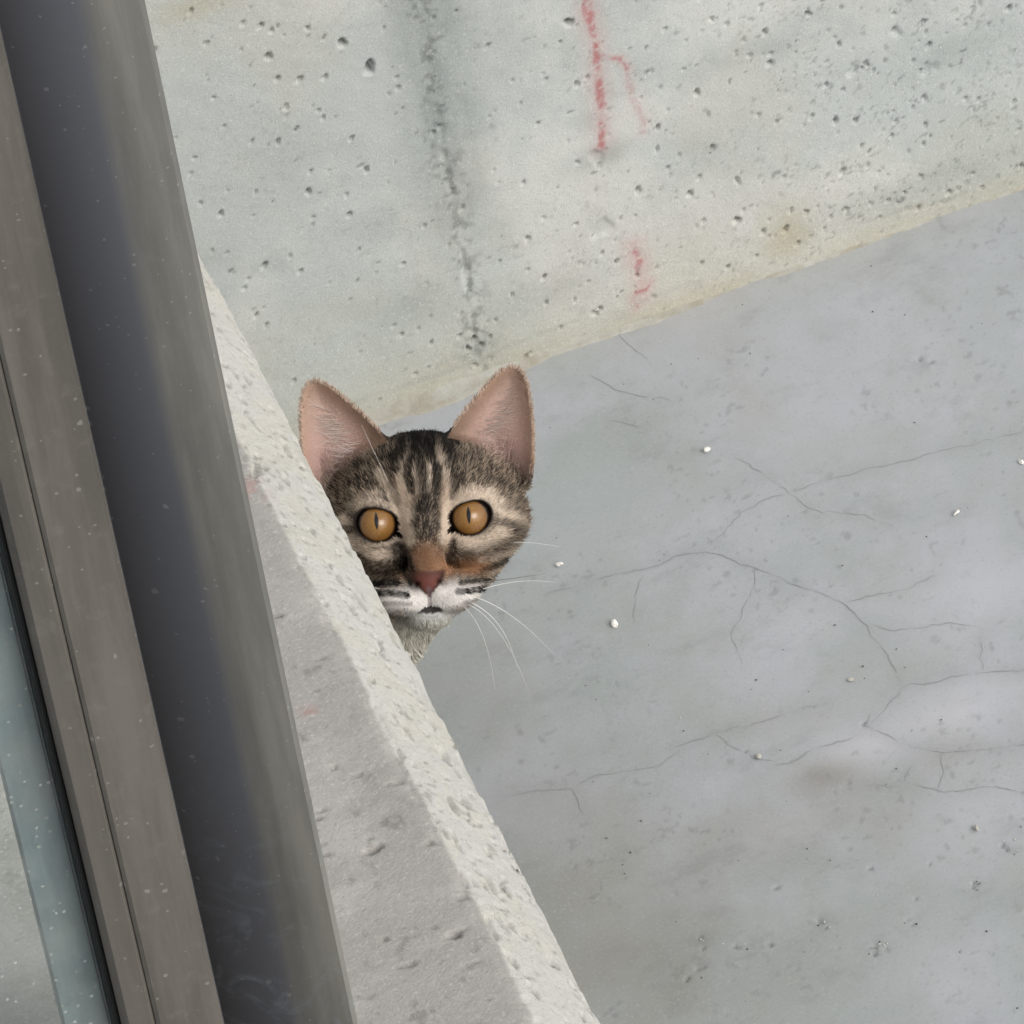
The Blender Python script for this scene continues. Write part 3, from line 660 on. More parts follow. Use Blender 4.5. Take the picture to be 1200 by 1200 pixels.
def poly2(px, py, pts):
    """signed distance to a polygon"""
    d = segdist(px, py, list(pts) + [pts[0]]); ins = np.zeros(px.shape, bool)
    n = len(pts)
    for i in range(n):
        x0, y0 = pts[i]; x1, y1 = pts[(i + 1) % n]
        c = ((y0 > py) != (y1 > py)) & (px < (x1 - x0) * (py - y0) / (y1 - y0 + 1e-12) + x0); ins ^= c
    return np.where(ins, -d, d)
EYES = ((-22.0, 0.0), (22.0, 0.0))
EYE_R, EYE_Z = 10.6, -6.2
EAR = [(13.5, 38.0), (17.0, 44.0), (22.5, 50.5), (30.0, 58.5), (37.0, 65.3), (42.0, 69.2), (46.2, 70.8), (50.0, 70.0), (52.9, 66.8), (54.7, 60.5), (55.6, 50.0), (55.6, 38.0), (54.6, 27.0), (52.5, 16.0), (45.0, 8.0), (33.0, 12.0), (20.0, 24.0)]
def ear_depth(sd): return -27.0 - 13.0 * (1 - np.exp(np.minimum(sd, 0) / 7.0))
def opening(x, y, s, grow=0.0):
    """eye opening: < 0 inside; s = -1 / +1 side. Almond that slants up towards the outside, inner corner drawn towards the nose"""
    u = (x - s * 22.0) * s; v = y
    ca, sa = math.cos(0.30), math.sin(0.30)
    p, r = u * ca + v * sa, -u * sa + v * ca
    a = (np.abs((p - 0.2) / (9.9 + grow)) ** 1.9 + np.abs((r - 0.1) / (7.9 + grow)) ** 2.1) ** 0.5 - 1
    a = np.maximum(a * 8.6, (r - 7.0 - grow) + 0.03 * p * p)              # the upper lid lies flatter
    b = np.sqrt(((u + 8.6) * 0.8 + (v + 4.9) * 0.6) ** 2 / (2.6 + grow) ** 2 + ((u + 8.6) * -0.6 + (v + 4.9) * 0.8) ** 2 / (1.1 + grow) ** 2) - 1
    return np.minimum(a, b * 2.2)
def head_sdf(q):
    x, y, z = q
    ax = np.abs(x); qa = (ax, y, z)
    d = ell(q, (0, 4.5, -40), (43, 34.5, 40))
    d = smin(d, ell(q, (0, 18, -26), (31, 23, 24)), 10)                 # forehead
    d = smin(d, ell(qa, (22, 23, -36), (15, 13.5, 16)), 8)               # root of the ears
    d = smin(d, ell(qa, (24, -3, -27), (20.5, 19.5, 24)), 9)                # cheeks
    d = smin(d, ell(qa, (35.5, 3, -38), (9.5, 14, 19)), 9)               # cheek ruff
    d = smin(d, ell(qa, (21, 12, -10), (12, 7, 8)), 7)                  # brow
    d = smin(d, cap(q, (0, 12, -7), (0, -23, 13), 10.5, 8.2), 8)        # bridge of the nose
    d = smin(d, ell(qa, (18, -13, -6), (11, 9, 9)), 7)                  # below the eyes
    d = smin(d, ell(qa, (10.5, -34, 6.5), (13.5, 9.5, 12.0)), 7)       # whisker pads
    d = smin(d, ell(q, (0.5, -45, -0.5), (10.5, 6.0, 10)), 3.5)         # chin
    d = smin(d, ell(q, (0, -33, -22), (22, 13, 24)), 9)                 # jaw
    d = smin(d, cap(q, (-6, -45, -19), (-56, -90, -52), 11, 23), 8)     # throat
    d = smin(d, ell(q, (0, -28.2, 17.6), (7.4, 5.6, 4.4)), 3)           # nose pad
    for s in (-1, 1):                                                   # lids and eye openings
        d = smin(d, ell(q, (s * 22, 0, EYE_Z), (EYE_R + 1.9,) * 3), 2.5)
        op = np.maximum(opening(x, y, s), EYE_Z - 2.0 - z)
        d = smax(d, -op, 1.2)
    d = smax(d, -(ell(qa, (5.4, -29.6, 20.5), (2.3, 1.35, 4.2), -0.5)), 0.8)   # nostrils
    d = smax(d, -cap(q, (0, -34.3, 20.5), (0, -40, 19.0), 0.7, 0.9), 0.9)             # groove of the lip
    d = smax(d, -np.minimum(cap(qa, (0, -41.2, 14), (5.6, -43.0, 11), 1.0, 0.4), ell(q, (0.5, -42.0, 15), (4.6, 1.9, 6))), 0.9)   # mouth, a little open
    sd = poly2(ax, y, EAR)
    e = smax(sd, np.abs(z - ear_depth(sd)) * 0.75 - 1.15, 1.0)
    lo = sstep(60, 25, y)                                               # thicker towards the root
    e = e - 0.7 * lo
    d = smin(d, e, 4.0)
    d = smax(d, -ell(qa, (44, 27, -25), (7.5, 12, 9)), 3.0)             # hollow of the ear
    return d
def body_sdf(q):
    """world millimetres"""
    q = (q[0], q[1] + 36.0, q[2])
    d = ell(q, (-80, 92, 158), (52, 60, 72))
    d = smin(d, ell(q, (-80, 165, 118), (58, 95, 78)), 30)
    for s in (-1, 1):
        d = smin(d, ell(q, (-80 + s * 38, 232, 76), (34, 66, 66)), 18)
        d = smin(d, ell(q, (-80 + s * 42, 172, 15), (16, 36, 15)), 10)
        X = -80 + s * 25
        d = smin(d, cap(q, (X, 72, 130), (X, 52, 22), 22, 13.5), 14)
        d = smin(d, ell(q, (X, 40, 13.5), (17, 25, 13.5)), 8)
        for t in (-9, 0, 9): d = smax(d, -cap(q, (X + t - 0.0, 8, 16), (X + t, 22, 20), 1.2, 0.8), 3) if t else d
    tail = [(-80, 292, 40), (-48, 305, 20), (-18, 278, 17), (-8, 236, 16), (-10, 196, 15)]
    for a, b in zip(tail[:-1], tail[1:]): d = smin(d, cap(q, a, b, 14, 13), 8)
    nk0 = to_world((0, -6, -46)) * 1000; nk0[1] += 36.0
    d = smin(d, cap(q, tuple(nk0), (-72, 78, 185), 38, 46), 22)         # neck
    return d

def surface_nets(F, xs, ys, zs):
    ins = F < 0; nx, ny, nz = F.shape
    cs = [(i, j, k) for i in (0, 1) for j in (0, 1) for k in (0, 1)]
    cnt = np.zeros((nx - 1, ny - 1, nz - 1), np.uint8)
    for i, j, k in cs: cnt += ins[i:nx - 1 + i, j:ny - 1 + j, k:nz - 1 + k]
    I, J, K = np.where((cnt > 0) & (cnt < 8))
    ids = np.full(cnt.shape, -1, np.int32); ids[I, J, K] = np.arange(len(I))
    val = {c: F[I + c[0], J + c[1], K + c[2]] for c in cs}
    acc = np.zeros((len(I), 3)); n = np.zeros(len(I))
    for a in cs:
        for ax in range(3):
            if a[ax]: continue
            b = list(a); b[ax] = 1; b = tuple(b)
            va, vb = val[a], val[b]; m_ = (va < 0) != (vb < 0)
            t = np.where(m_, va / np.where(np.abs(va - vb) < 1e-12, 1, va - vb), 0)
            p = np.stack([np.full(len(I), a[0], float), np.full(len(I), a[1], float), np.full(len(I), a[2], float)], 1); p[:, ax] += t
            acc += p * m_[:, None]; n += m_
    acc /= n[:, None]
    def co(arr, idx, f): return arr[idx] + (arr[idx + 1] - arr[idx]) * f
    V = np.stack([co(xs, I, acc[:, 0]), co(ys, J, acc[:, 1]), co(zs, K, acc[:, 2])], 1)
    Q = []
    c = ins[:-1, 1:-1, 1:-1] != ins[1:, 1:-1, 1:-1]; i, j, k = np.where(c); j += 1; k += 1; fl = ins[i, j, k]
    q = np.stack([ids[i, j - 1, k - 1], ids[i, j, k - 1], ids[i, j, k], ids[i, j - 1, k]], 1); q[~fl] = q[~fl][:, ::-1]; Q.append(q)
    c = ins[1:-1, :-1, 1:-1] != ins[1:-1, 1:, 1:-1]; i, j, k = np.where(c); i += 1; k += 1; fl = ins[i, j, k]
    q = np.stack([ids[i - 1, j, k - 1], ids[i - 1, j, k], ids[i, j, k], ids[i, j, k - 1]], 1); q[~fl] = q[~fl][:, ::-1]; Q.append(q)
    c = ins[1:-1, 1:-1, :-1] != ins[1:-1, 1:-1, 1:]; i, j, k = np.where(c); i += 1; j += 1; fl = ins[i, j, k]
    q = np.stack([ids[i - 1, j - 1, k], ids[i, j - 1, k], ids[i, j, k], ids[i - 1, j, k]], 1); q[~fl] = q[~fl][:, ::-1]; Q.append(q)
    return V, np.concatenate(Q)

def cat_surface():
    xs = axis((-0.170, -0.075, 0.0045), (-0.075, 0.098, 0.00125), (0.098, 0.106, 0.004)); ys = axis((-0.066, 0.112, 0.00125), (0.112, 0.345, 0.0045)); zs = axis((-0.006, 0.172, 0.0045), (0.172, 0.352, 0.00125), (0.352, 0.36, 0.004))
    G = np.meshgrid(xs * 1000, ys * 1000, zs * 1000, indexing='ij'); G = [g.astype(np.float32) for g in G]
    F = body_sdf(G)
    F = np.maximum(F, -G[2] + 0.5)
    a = (np.searchsorted(xs, -0.0755), np.searchsorted(xs, 0.099)); b = (0, np.searchsorted(ys, 0.113)); c = (np.searchsorted(zs, 0.1715), np.searchsorted(zs, 0.353))
    sl = (slice(*a), slice(*b), slice(*c))
    w = np.stack([G[i][sl] - EYE[i] * 1000 for i in range(3)], -1).astype(np.float32)
    hq = w @ HM.T.astype(np.float32)
    h = head_sdf((hq[..., 0], hq[..., 1], hq[..., 2]))
    F[sl] = smin(F[sl], h, 11.0)
    V, Q = surface_nets(F.astype(np.float64), xs, ys, zs)
    # light smoothing
    e = np.concatenate([Q[:, [0, 1]], Q[:, [1, 2]], Q[:, [2, 3]], Q[:, [3, 0]]]); e = np.concatenate([e, e[:, ::-1]])
    dg = np.bincount(e[:, 0], minlength=len(V)).astype(float)
    for _ in range(2):
        s_ = np.stack([np.bincount(e[:, 0], weights=V[e[:, 1], i], minlength=len(V)) for i in range(3)], 1) / dg[:, None]
        V = V * 0.55 + s_ * 0.45
    qq = to_head(V); sd = poly2(np.abs(qq[:, 0]), qq[:, 1], EAR)
    we = (sstep(22, 30, qq[:, 1]) * sstep(10, 5, np.abs(sd)) * (np.abs(qq[:, 0]) > 16) * (qq[:, 2] < -15) * 0.5)[:, None]
    for _ in range(7):
        s_ = np.stack([np.bincount(e[:, 0], weights=V[e[:, 1], i], minlength=len(V)) for i in range(3)], 1) / dg[:, None]
        V = V * (1 - we) + s_ * we
    return V, Q
def vnormals(V, Q):
    n = np.cross(V[Q[:, 2]] - V[Q[:, 0]], V[Q[:, 3]] - V[Q[:, 1]])
    out = np.zeros_like(V)
    for k in range(4):
        for i in range(3): out[:, i] += np.bincount(Q[:, k], weights=n[:, i], minlength=len(V))
    return out / (np.linalg.norm(out, axis=1)[:, None] + 1e-12)

# ---- coat pattern
def S(pts): return [ip(*p) for p in pts]
CREAM, DARK, WHITE, RUST = L3((220, 202, 182)), L3((12, 11, 11)), L3((238, 233, 228)), L3((164, 112, 74))
LIGHT_STROKES = [([(407,610),(409,626),(422,641),(445,650),(466,648)], 2.0, .95), ([(463,585),(471,603),(478,622),(480,634)], 3.0, .9), ([(448,560),(456,574),(464,586)], 2.2, .7), ([(413,598),(425,588),(445,583)], 2.2, .5),
    ([(525,612),(529,596),(538,586),(553,579),(572,582),(584,596)], 3.0, .95), ([(540,636),(556,640),(572,633),(585,622),(592,608)], 2.8, .9), ([(522,592),(523,612),(521,632)], 2.8, .8),
    ([(470,553),(474,572),(478,592),(483,606)], 2.2, .75), ([(487,548),(489,565),(490,582)], 1.0, .6), ([(503,550),(502,566),(501,580)], 1.3, .75), ([(519,545),(521,565),(524,585)], 1.8, .7),
    ([(514,515),(513,535),(512,550)], 1.4, .35), ([(479,515),(480,535),(478,548)], 1.2, .45), ([(590,600),(600,612),(606,622)], 2.6, .5), ([(600,640),(612,648),(610,660)], 3.0, .45), ([(560,655),(590,648)], 1.5, .4), ([(574,670),(592,664)], 1.5, .4)]
DARK_STROKES = [([(478,512),(473,530),(463,542)], 3.0, .9), ([(461,541),(466,556)], 2.3, .9), ([(486,508),(485,530),(481,548),(479,562),(484,580)], 1.7, .95), ([(495,520),(494,550),(496,575),(497,600)], 2.4, .75), ([(505,508),(504,530),(505,545)], 2.0, .9),
    ([(511,552),(510,568),(508,582)], 1.9, .95), ([(514,512),(524,530),(529,543),(525,551)], 2.6, .9), ([(531,560),(531,572),(529,584)], 2.2, .7), ([(462,560),(463,576),(468,592)], 2.2, .55), ([(525,505),(534,520)], 2.2, .8), ([(458,512),(470,520)], 2.0, .6),
    ([(496,598),(498,625)], 3.4, .45), ([(488,600),(487,620)], 1.6, .3), ([(509,598),(510,620)], 1.6, .35),
    ([(468,641),(474,655),(480,668),(486,680)], 3.6, .9), ([(529,640),(529,652),(533,662)], 2.0, .75),
    ([(430,683),(450,682),(468,684)], 1.5, 1.05), ([(432,695),(455,694),(478,696)], 1.4, 1.05), ([(440,707),(460,705),(482,705)], 1.0, .5), ([(538,683),(552,681),(568,678)], 1.1, .9), ([(535,692),(550,691),(566,689)], 1.4, 1.05), ([(543,704),(572,699)], .9, .45),
    ([(576,661),(592,656)], 1.3, .8), ([(583,612),(596,618),(608,625),(622,633)], 2.0, .75), ([(588,596),(602,600),(616,608)], 1.6, .4), ([(545,651),(562,645),(582,638),(604,634)], 2.6, .4), ([(560,668),(575,660)], 1.2, .5),
    ([(410,622),(396,626),(380,622)], 2.2, .8), ([(414,600),(398,596),(384,590)], 1.8, .5), ([(420,655),(400,650),(386,640)], 2.2, .6), ([(560,560),(580,566),(600,580)], 1.6, .45), ([(545,555),(570,548)], 1.3, .35), ([(440,560),(420,566),(400,578)], 1.6, .5),
    ([(455,540),(430,545),(410,556)], 1.5, .4), ([(575,690),(590,684),(600,672)], 1.2, .4)]
def coat(q, W, tick):
    """colour of the coat at head point q (mm) / world point W (m); tick 0..1 is the hair's own shade"""
    n = len(q); x, y, z = q[:, 0], q[:, 1], q[:, 2]
    wob = (vnoise(x, y + z, 4.0, 90, 4, 0.65) - 0.5) * 2.6; frag = sstep(0.25, 0.6, vnoise(x * 1.0, y * 0.5, 1.0, 95, 2))
    grz = np.clip(0.29 + (tick - 0.5) * 1.3 + (vnoise(x * 1.0, y * 0.7 + z * 0.5, 1.3, 91, 3, 0.6) - 0.5) * 1.5, 0, 1)[:, None]
    base = L3((42, 37, 33)) * (1 - grz) + L3((164, 147, 128)) * grz
    # body stripes away from the face
    v = W[:, 1] * 1000 + 0.25 * W[:, 2] * 1000
    st = sstep(0.15, 0.7, np.sin(v * 0.30 + 5 * vnoise(W[:, 1] * 1000, W[:, 2] * 1000, 60, 92, 2)) * 0.5 + vnoise(W[:, 0] * 1000, W[:, 2] * 1000, 30, 93, 2) - 0.15)
    back = sstep(-66, -88, z) * 0.75
    base = base * (1 - (st * back * 0.8)[:, None]) + DARK * (st * back * 0.8)[:, None]
    def over(c, m_): 
        nonlocal base
        m_ = np.clip(m_, 0, 1)[:, None]; base = base * (1 - m_) + c * m_
    face = sstep(-62, -40, z)
    def blob(cx, cy, rx, ry): 
        a, b = ip(cx, cy); return np.exp(-(((x - a + wob) / (rx * .404)) ** 2 + ((y - b + wob) / (ry * .404)) ** 2) ** 1.4) * face
    soft = 0.72 + 0.5 * (tick - 0.5)
    over(L3((186, 168, 148)), 0.15 * blob(575, 610, 46, 46))
    over(L3((84, 74, 64)), 0.6 * blob(422, 670, 36, 22))
    over(L3((206, 176, 150)), 0.55 * blob(472, 592, 11, 32) + 0.55 * blob(524, 602, 10, 32))
    over(L3((132, 97, 72)), 0.9 * blob(502, 656, 21, 20))
    over(RUST, 0.7 * blob(548, 662, 22, 11) + 0.4 * blob(520, 668, 14, 12) + 0.25 * blob(478, 672, 14, 8))
    over(WHITE, 1.1 * blob(532, 696, 34, 13) + 1.0 * blob(470, 701, 36, 12) + blob(505, 706, 26, 10))
    over(L3((206, 208, 206)), 1.1 * blob(505, 727, 36, 13))
    thr = sstep(-42, -50, y) * sstep(-75, -40, z) * sstep(70, 40, np.abs(x))
    over(L3((150, 146, 134)) * (1 - grz) + L3((222, 218, 204)) * grz, thr * 0.95)
    chest = sstep(110, 70, W[:, 1] * 1000) * sstep(215, 190, W[:, 2] * 1000) * sstep(32, 18, np.abs(W[:, 0] * 1000 + 80))
    over(L3((196, 182, 162)), 0.7 * chest * sstep(-45, -55, y))
    cap_ = blob(500, 513, 36, 30)
    over(DARK, cap_ * (1.08 + 0.35 * (0.5 - tick)) * (0.78 + 0.22 * frag))
    fi = np.where((face > 0.01) & (np.abs(x) < 60) & (y > -62) & (y < 52))[0]
    xf, yf = (x + wob * .4)[fi], (y + wob * .4)[fi]
    def stroke(c, pts, w, amt):
        d = segdist(xf, yf, S(pts)); m_ = np.clip(amt * sstep(w * 1.5, w * 0.6, d) * face[fi], 0, 1)[:, None]
        base[fi] = base[fi] * (1 - m_) + c * m_
    core = blob(500, 512, 30, 22)
    for pts, w, s in LIGHT_STROKES: stroke(CREAM, pts, w, s * (soft + 0.08)[fi] * (0.6 + 0.4 * frag[fi]))
    for pts, w, s in DARK_STROKES: stroke(DARK, pts, w, s * (1.0 + 0.3 * (0.5 - tick[fi])) * (0.68 + 0.32 * frag[fi]))
    over(DARK, 0.6 * core * (0.6 + 0.4 * frag))
    # ears
    ax = np.abs(x); sd = poly2(ax, y, EAR)
    inner = (sd < -0.2) & (z > ear_depth(sd) - 0.4) & (y > 16) & (z < -20)
    up = sstep(20, 40, y + 0.55 * (ax - 36)) * inner * sstep(14, 26, ax)
    sk = L3((198, 170, 156)) * np.ones((n, 1), np.float32)
    t = sstep(24, 66, y)[:, None]; sk = sk * t + L3((200, 166, 157)) * (1 - t)
    sk = sk * (0.78 + 0.42 * tick)[:, None].astype(np.float32)
    over(sk, up * 0.95)
    edge_in = sstep(-9.0, -2.0, sd) * inner * np.clip(1.0 - 0.06 * (ax - 40 + np.maximum(52 - y, 0) * 0.4), 0.15, 1)
    over(L3((140, 114, 96)), 0.8 * edge_in * sstep(10, 26, ax) * (0.8 + 0.5 * (tick - 0.5)))
    root_in = sstep(36, 20, ax) * sstep(20, 40, y) * inner
    over(L3((150, 124, 104)), 0.45 * root_in)
    outer = (sd < 0) & (z <= ear_depth(sd) - 0.4) & (y > 30)
    over(L3((176, 146, 122)), outer * 0.85)
    rim = np.exp(-(sd / 3.2) ** 2) * sstep(18, 26, y) * (ax > 20) * (z < -18) * (z > -46)
    over(L3((188, 156, 130)), 0.6 * rim * sstep(36, 46, ax + np.maximum(y - 44, 0)))
    # lids, nose, lips
    op = np.minimum(opening(x, y, -1), opening(x, y, 1))
    lid = sstep(1.5, 0.8, op) * (z > -18)
    side_out = np.clip((np.abs(x) - 22) / 10, -1, 1)
    ring = sstep(1.3, 2.0, op) * sstep(5.2, 3.0, op) * (z > -22)
    over(CREAM, ring * np.clip(0.48 - 0.4 * np.maximum(side_out, 0) + 0.1 * (x > 0) + 0.4 * (tick - 0.5), 0, 0.95))
    over(L3((30, 22, 19)), lid)
    hw = 7.5 * sstep(-36.5, -25.5, y) ** 0.8 + 0.5
    nose = np.abs(x) / hw
    nz = sstep(1.08, 0.9, nose) * sstep(-23.0, -24.6, y) * (y > -35.6) * (z > 10)
    over(L3((100, 58, 51)), nz)
    over(L3((26, 17, 16)), nz * np.maximum(sstep(0.5, 0.92, nose), 0.0) * 0.9)
    over(L3((74, 48, 38)), nz * sstep(-28.0, -24.5, y) * 0.75)
    mouth = np.minimum(np.hypot(x - 0.5, (y + 42.0) * 2.4) - 4.6, segdist(np.abs(x), y, [(0, -41.2), (5.2, -42.9)]) - 0.6)
    over(L3((40, 34, 38)), sstep(0.8, -0.2, mouth) * (z > 0) * 0.95)
    over(L3((120, 104, 110)), sstep(1.6, 0.6, segdist(x, y, [(0, -32), (0, -40)])) * (z > 10) * 0.6)
    return np.clip(base, 0, 1), lid, nz, (sstep(1.0, 0.0, mouth) * (z > 0)), inner

def hair_mat(name, rough=0.5, spec=0.25, sss=False):
    mt, nt, b = newmat(name)
    nt.links.new(attr(nt, 'coat', True), b.inputs['Base Color'])
    r = N(nt, 'ShaderNodeMapRange'); r.inputs['To Min'].default_value = rough - 0.08; r.inputs['To Max'].default_value = rough + 0.08
    nt.links.new(noise(nt, 700, 2, 0.5, pos(nt)), r.inputs['Value']); nt.links.new(r.outputs[0], b.inputs['Roughness'])
    b.inputs['Specular IOR Level'].default_value = spec
    if sss:
        b.inputs['Subsurface Weight'].default_value = 0.25; b.inputs['Subsurface Radius'].default_value = (1.0, 0.35, 0.25); b.inputs['Subsurface Scale'].default_value = 0.0025
    return mt

def strands(name, root, nrm, drc, length, width, lift, col_root, col_tip, mat, parent, curl=0.0):
    """flat tapering hairs as real geometry, all in one mesh"""
    n = len(root); l = length[:, None]
    side = np.cross(drc, nrm); side /= np.linalg.norm(side, axis=1)[:, None] + 1e-9
    up = nrm * lift[:, None]
    d1 = drc + up; d1 /= np.linalg.norm(d1, axis=1)[:, None]
    d2 = drc + up * 0.35 + side * (rng.normal(size=(n, 1)) * curl); d2 /= np.linalg.norm(d2, axis=1)[:, None]
    p0 = root - nrm * 0.0003; p1 = root + d1 * l * 0.5; p2 = p1 + d2 * l * 0.5
    w = width[:, None] * 0.5
    V = np.stack([p0 - side * w, p0 + side * w, p1 - side * w * 0.85, p1 + side * w * 0.85, p2], 1).reshape(-1, 3)
    b = (np.arange(n) * 5)[:, None]
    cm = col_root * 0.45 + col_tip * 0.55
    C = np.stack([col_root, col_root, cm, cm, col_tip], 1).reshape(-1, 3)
    return mesh_np(name, V, [b + np.array([[0, 1, 3, 2]]), b + np.array([[2, 3, 4]])], mat, parent, attrs=dict(coat=C))

def build_cat():
    root = empty('cat', (-0.08, 0.06, 0.0)); rl = Vector(root.location)
    tag(root, 'brown tabby cat with amber eyes peeking out from behind the low wall', 'cat')
    def adopt(o): o.parent = root; o.matrix_parent_inverse = Matrix.Translation(-rl); return o
    V, Q = cat_surface(); NR = vnormals(V, Q)
    q = to_head(V)
    col, lid, nz, mo, inner = coat(q, V, np.full(len(V), 0.42))
    M_BODY = hair_mat('cat_skin', 0.6, 0.2)
    body = adopt(mesh_np('body', V, Q, M_BODY, attrs=dict(coat=col * 0.85 + 0.15 * col * (lid + nz)[:, None])))
    # ---- fur
    T = np.concatenate([Q[:, [0, 1, 2]], Q[:, [0, 2, 3]]])
    A = np.linalg.norm(np.cross(V[T[:, 1]] - V[T[:, 0]], V[T[:, 2]] - V[T[:, 0]]), axis=1) / 2 * 1e4      # cm2
    tc = q[T].mean(1); head = sstep(-62, -48, tc[:, 2]) * (tc[:, 1] > -58)
    bare = np.maximum(np.maximum(lid[T].max(1), nz[T].max(1)), mo[T].mean(1)) > 0.3
    ear_in = inner[T].mean(1) * (tc[:, 1] > 22)
    dens = (70 + 480 * head) * (1 - 0.25 * ear_in) * (~bare)
    wgt = A * dens; N_ = int(wgt.sum())
    cdf = np.cumsum(wgt); pick = np.searchsorted(cdf, rng.random(N_) * cdf[-1]); pick = np.minimum(pick, len(T) - 1)
    r1, r2 = np.sqrt(rng.random(N_)), rng.random(N_); bw = np.stack([1 - r1, r1 * (1 - r2), r1 * r2], 1)
    P = (V[T[pick]] * bw[:, :, None]).sum(1); Nn = (NR[T[pick]] * bw[:, :, None]).sum(1); Nn /= np.linalg.norm(Nn, axis=1)[:, None] + 1e-9
    qh = to_head(P); hd = head[pick]; ei = ear_in[pick]
    # direction of the nap: away from the nose over the head, backwards and down over the body
    fh = qh - np.array([0, -24, 26.0]); fh /= np.linalg.norm(fh, axis=1)[:, None]
    fh = fh + np.array([0, 0, -0.35]); 
    chin = sstep(-38, -46, qh[:, 1])[:, None]; fh = fh * (1 - chin) + np.array([0, -0.9, -0.5]) * chin
    fh = fh @ HM
    fb = np.stack([np.zeros(N_), np.full(N_, 0.8), np.full(N_, -0.55)], 1)
    drc = fh * hd[:, None] + fb * (1 - hd[:, None])
    drc += rng.normal(size=(N_, 3)) * 0.17
    drc -= Nn * (drc * Nn).sum(1)[:, None]; drc /= np.linalg.norm(drc, axis=1)[:, None] + 1e-9
    x, y, z = qh.T
    nosed = np.sqrt(x ** 2 + (y + 24) ** 2 + (z - 20) ** 2)
    eyed = np.minimum(np.hypot(x - 22, y), np.hypot(x + 22, y))
    ln = 1.6 + 3.2 * sstep(10, 60, nosed) + 1.6 * sstep(36, 52, np.abs(x)) - 0.6 * sstep(20, 30, y) * sstep(24, 10, np.abs(x))
    ln = np.where(eyed < 17, np.minimum(ln, 1.4 + 0.32 * np.maximum(eyed - 9, 0)), ln)
    ln += 2.2 * sstep(36, 48, np.abs(x)) * sstep(8, -6, y) * (z > -70)
    sd = poly2(np.abs(x), y, EAR); onear = sstep(5, 0, sd) * np.maximum(sstep(28, 42, y), sstep(44, 50, np.abs(x)) * (y > 14))
    ln = np.where((np.abs(x) > 44) & (y > 6), np.minimum(ln, 3.5), ln)
    ln = ln * (1 - 0.78 * onear)
    bl = 11.0 - 6.0 * sstep(105, 75, np.sqrt(x * x + y * y + (z + 30) ** 2))
    ln = ln * hd + bl * (1 - hd)
    paw = sstep(0.045, 0.02, P[:, 2]); ln = ln * (1 - 0.6 * paw)
    guard = (rng.random(N_) < 0.06) & (eyed > 15) & (nosed > 24)
    ln *= rng.uniform(0.7, 1.25, N_) * np.where(guard, 1.35, 1.0)
    tick = rng.random(N_)
    col, lid2, nz2, mo2, _ = coat(qh, P, tick)
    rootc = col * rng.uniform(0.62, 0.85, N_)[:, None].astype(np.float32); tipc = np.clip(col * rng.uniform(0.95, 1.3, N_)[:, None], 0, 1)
    wd = (0.00030 * hd + 0.00075 * (1 - hd)) * rng.uniform(0.7, 1.3, N_)
    lift = np.where(onear > 0.4, 0.15, 0.34 + 0.4 * sstep(34, 48, np.abs(x)) * (y < 12)) + rng.uniform(-0.08, 0.15, N_) + 0.2 * guard * (onear < 0.4)
    M_FUR = hair_mat('cat_fur', 0.6, 0.12)
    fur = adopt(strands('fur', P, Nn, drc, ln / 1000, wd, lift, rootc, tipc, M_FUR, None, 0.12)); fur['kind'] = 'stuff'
    # ---- long pale hairs inside the ears
    R_, D_, N2, LN, CL = [], [], [], [], []
    for s in (-1, 1):
        for i in range(300):
            t = rng.random(); u = rng.random()
            ex = 20 + 20 * t + 7 * u + rng.normal() * 1.5; ey = 29 + 27 * t - 5 * u + rng.normal() * 2.5
            sdv = float(poly2(np.array([ex]), np.array([ey]), EAR)[0])
            ez = float(ear_depth(np.array([sdv]))[0]) + 1.0
            d = np.array([1.0, 0.10 + 0.35 * rng.normal() * 0.6 + 0.25 * (t - 0.4), 0.35 + 0.2 * rng.random()]); d /= np.linalg.norm(d)
            R_.append((s * ex, ey, ez)); D_.append((s * d[0], d[1], d[2])); LN.append(rng.uniform(4, 16)); c = rng.random()
            CL.append(L3((226, 208, 198)) * (0.55 + 0.45 * c))
    R_ = to_world(np.array(R_)); D_ = np.array(D_) @ HM; N2 = np.tile(HZ, (len(R_), 1)) + rng.normal(size=(len(R_), 3)) * 0.2; CL = np.array(CL)
    ef = adopt(strands('ear_hair', R_, N2, D_, np.array(LN) / 1000, np.full(len(R_), 0.00021), np.full(len(R_), 0.06), CL * 0.8, CL, M_FUR, None, 0.25)); ef['kind'] = 'stuff'
    # ---- soft fringe along the rims of the ears
    rp, rd, rn, rl_, rc = [], [], [], [], []
    ring = np.array(EAR[1:14]); seg = np.linalg.norm(np.diff(ring, axis=0), axis=1); cum = np.concatenate([[0], np.cumsum(seg)])
    for s in (-1, 1):
        for i in range(1300):
            u = rng.random() * cum[-1]; k = min(np.searchsorted(cum, u) - 1, len(seg) - 1); k = max(k, 0); f = (u - cum[k]) / seg[k]
            p = ring[k] * (1 - f) + ring[k + 1] * f; tg = (ring[k + 1] - ring[k]) / seg[k]; out = np.array([-tg[1], tg[0]])
            dd = out * 0.75 + np.array([0.1, 0.75]) + rng.normal(size=2) * 0.3; dd /= np.linalg.norm(dd)
            p = p - out * (0.5 + 0.9 * rng.random())
            rp.append((s * p[0], p[1], -27.0 - 1.6 + 2.6 * rng.random())); rd.append((s * dd[0], dd[1], rng.normal() * 0.25)); rl_.append(rng.uniform(1.2, 2.9))
            rc.append((L3((200, 178, 160)) if rng.random() < 0.75 else L3((140, 114, 96))) * rng.uniform(0.75, 1.1))
    rp = to_world(np.array(rp)); rd = np.array(rd) @ HM; rn = np.tile(HZ, (len(rp), 1)) + rng.normal(size=(len(rp), 3)) * 0.15; rc = np.array(rc)
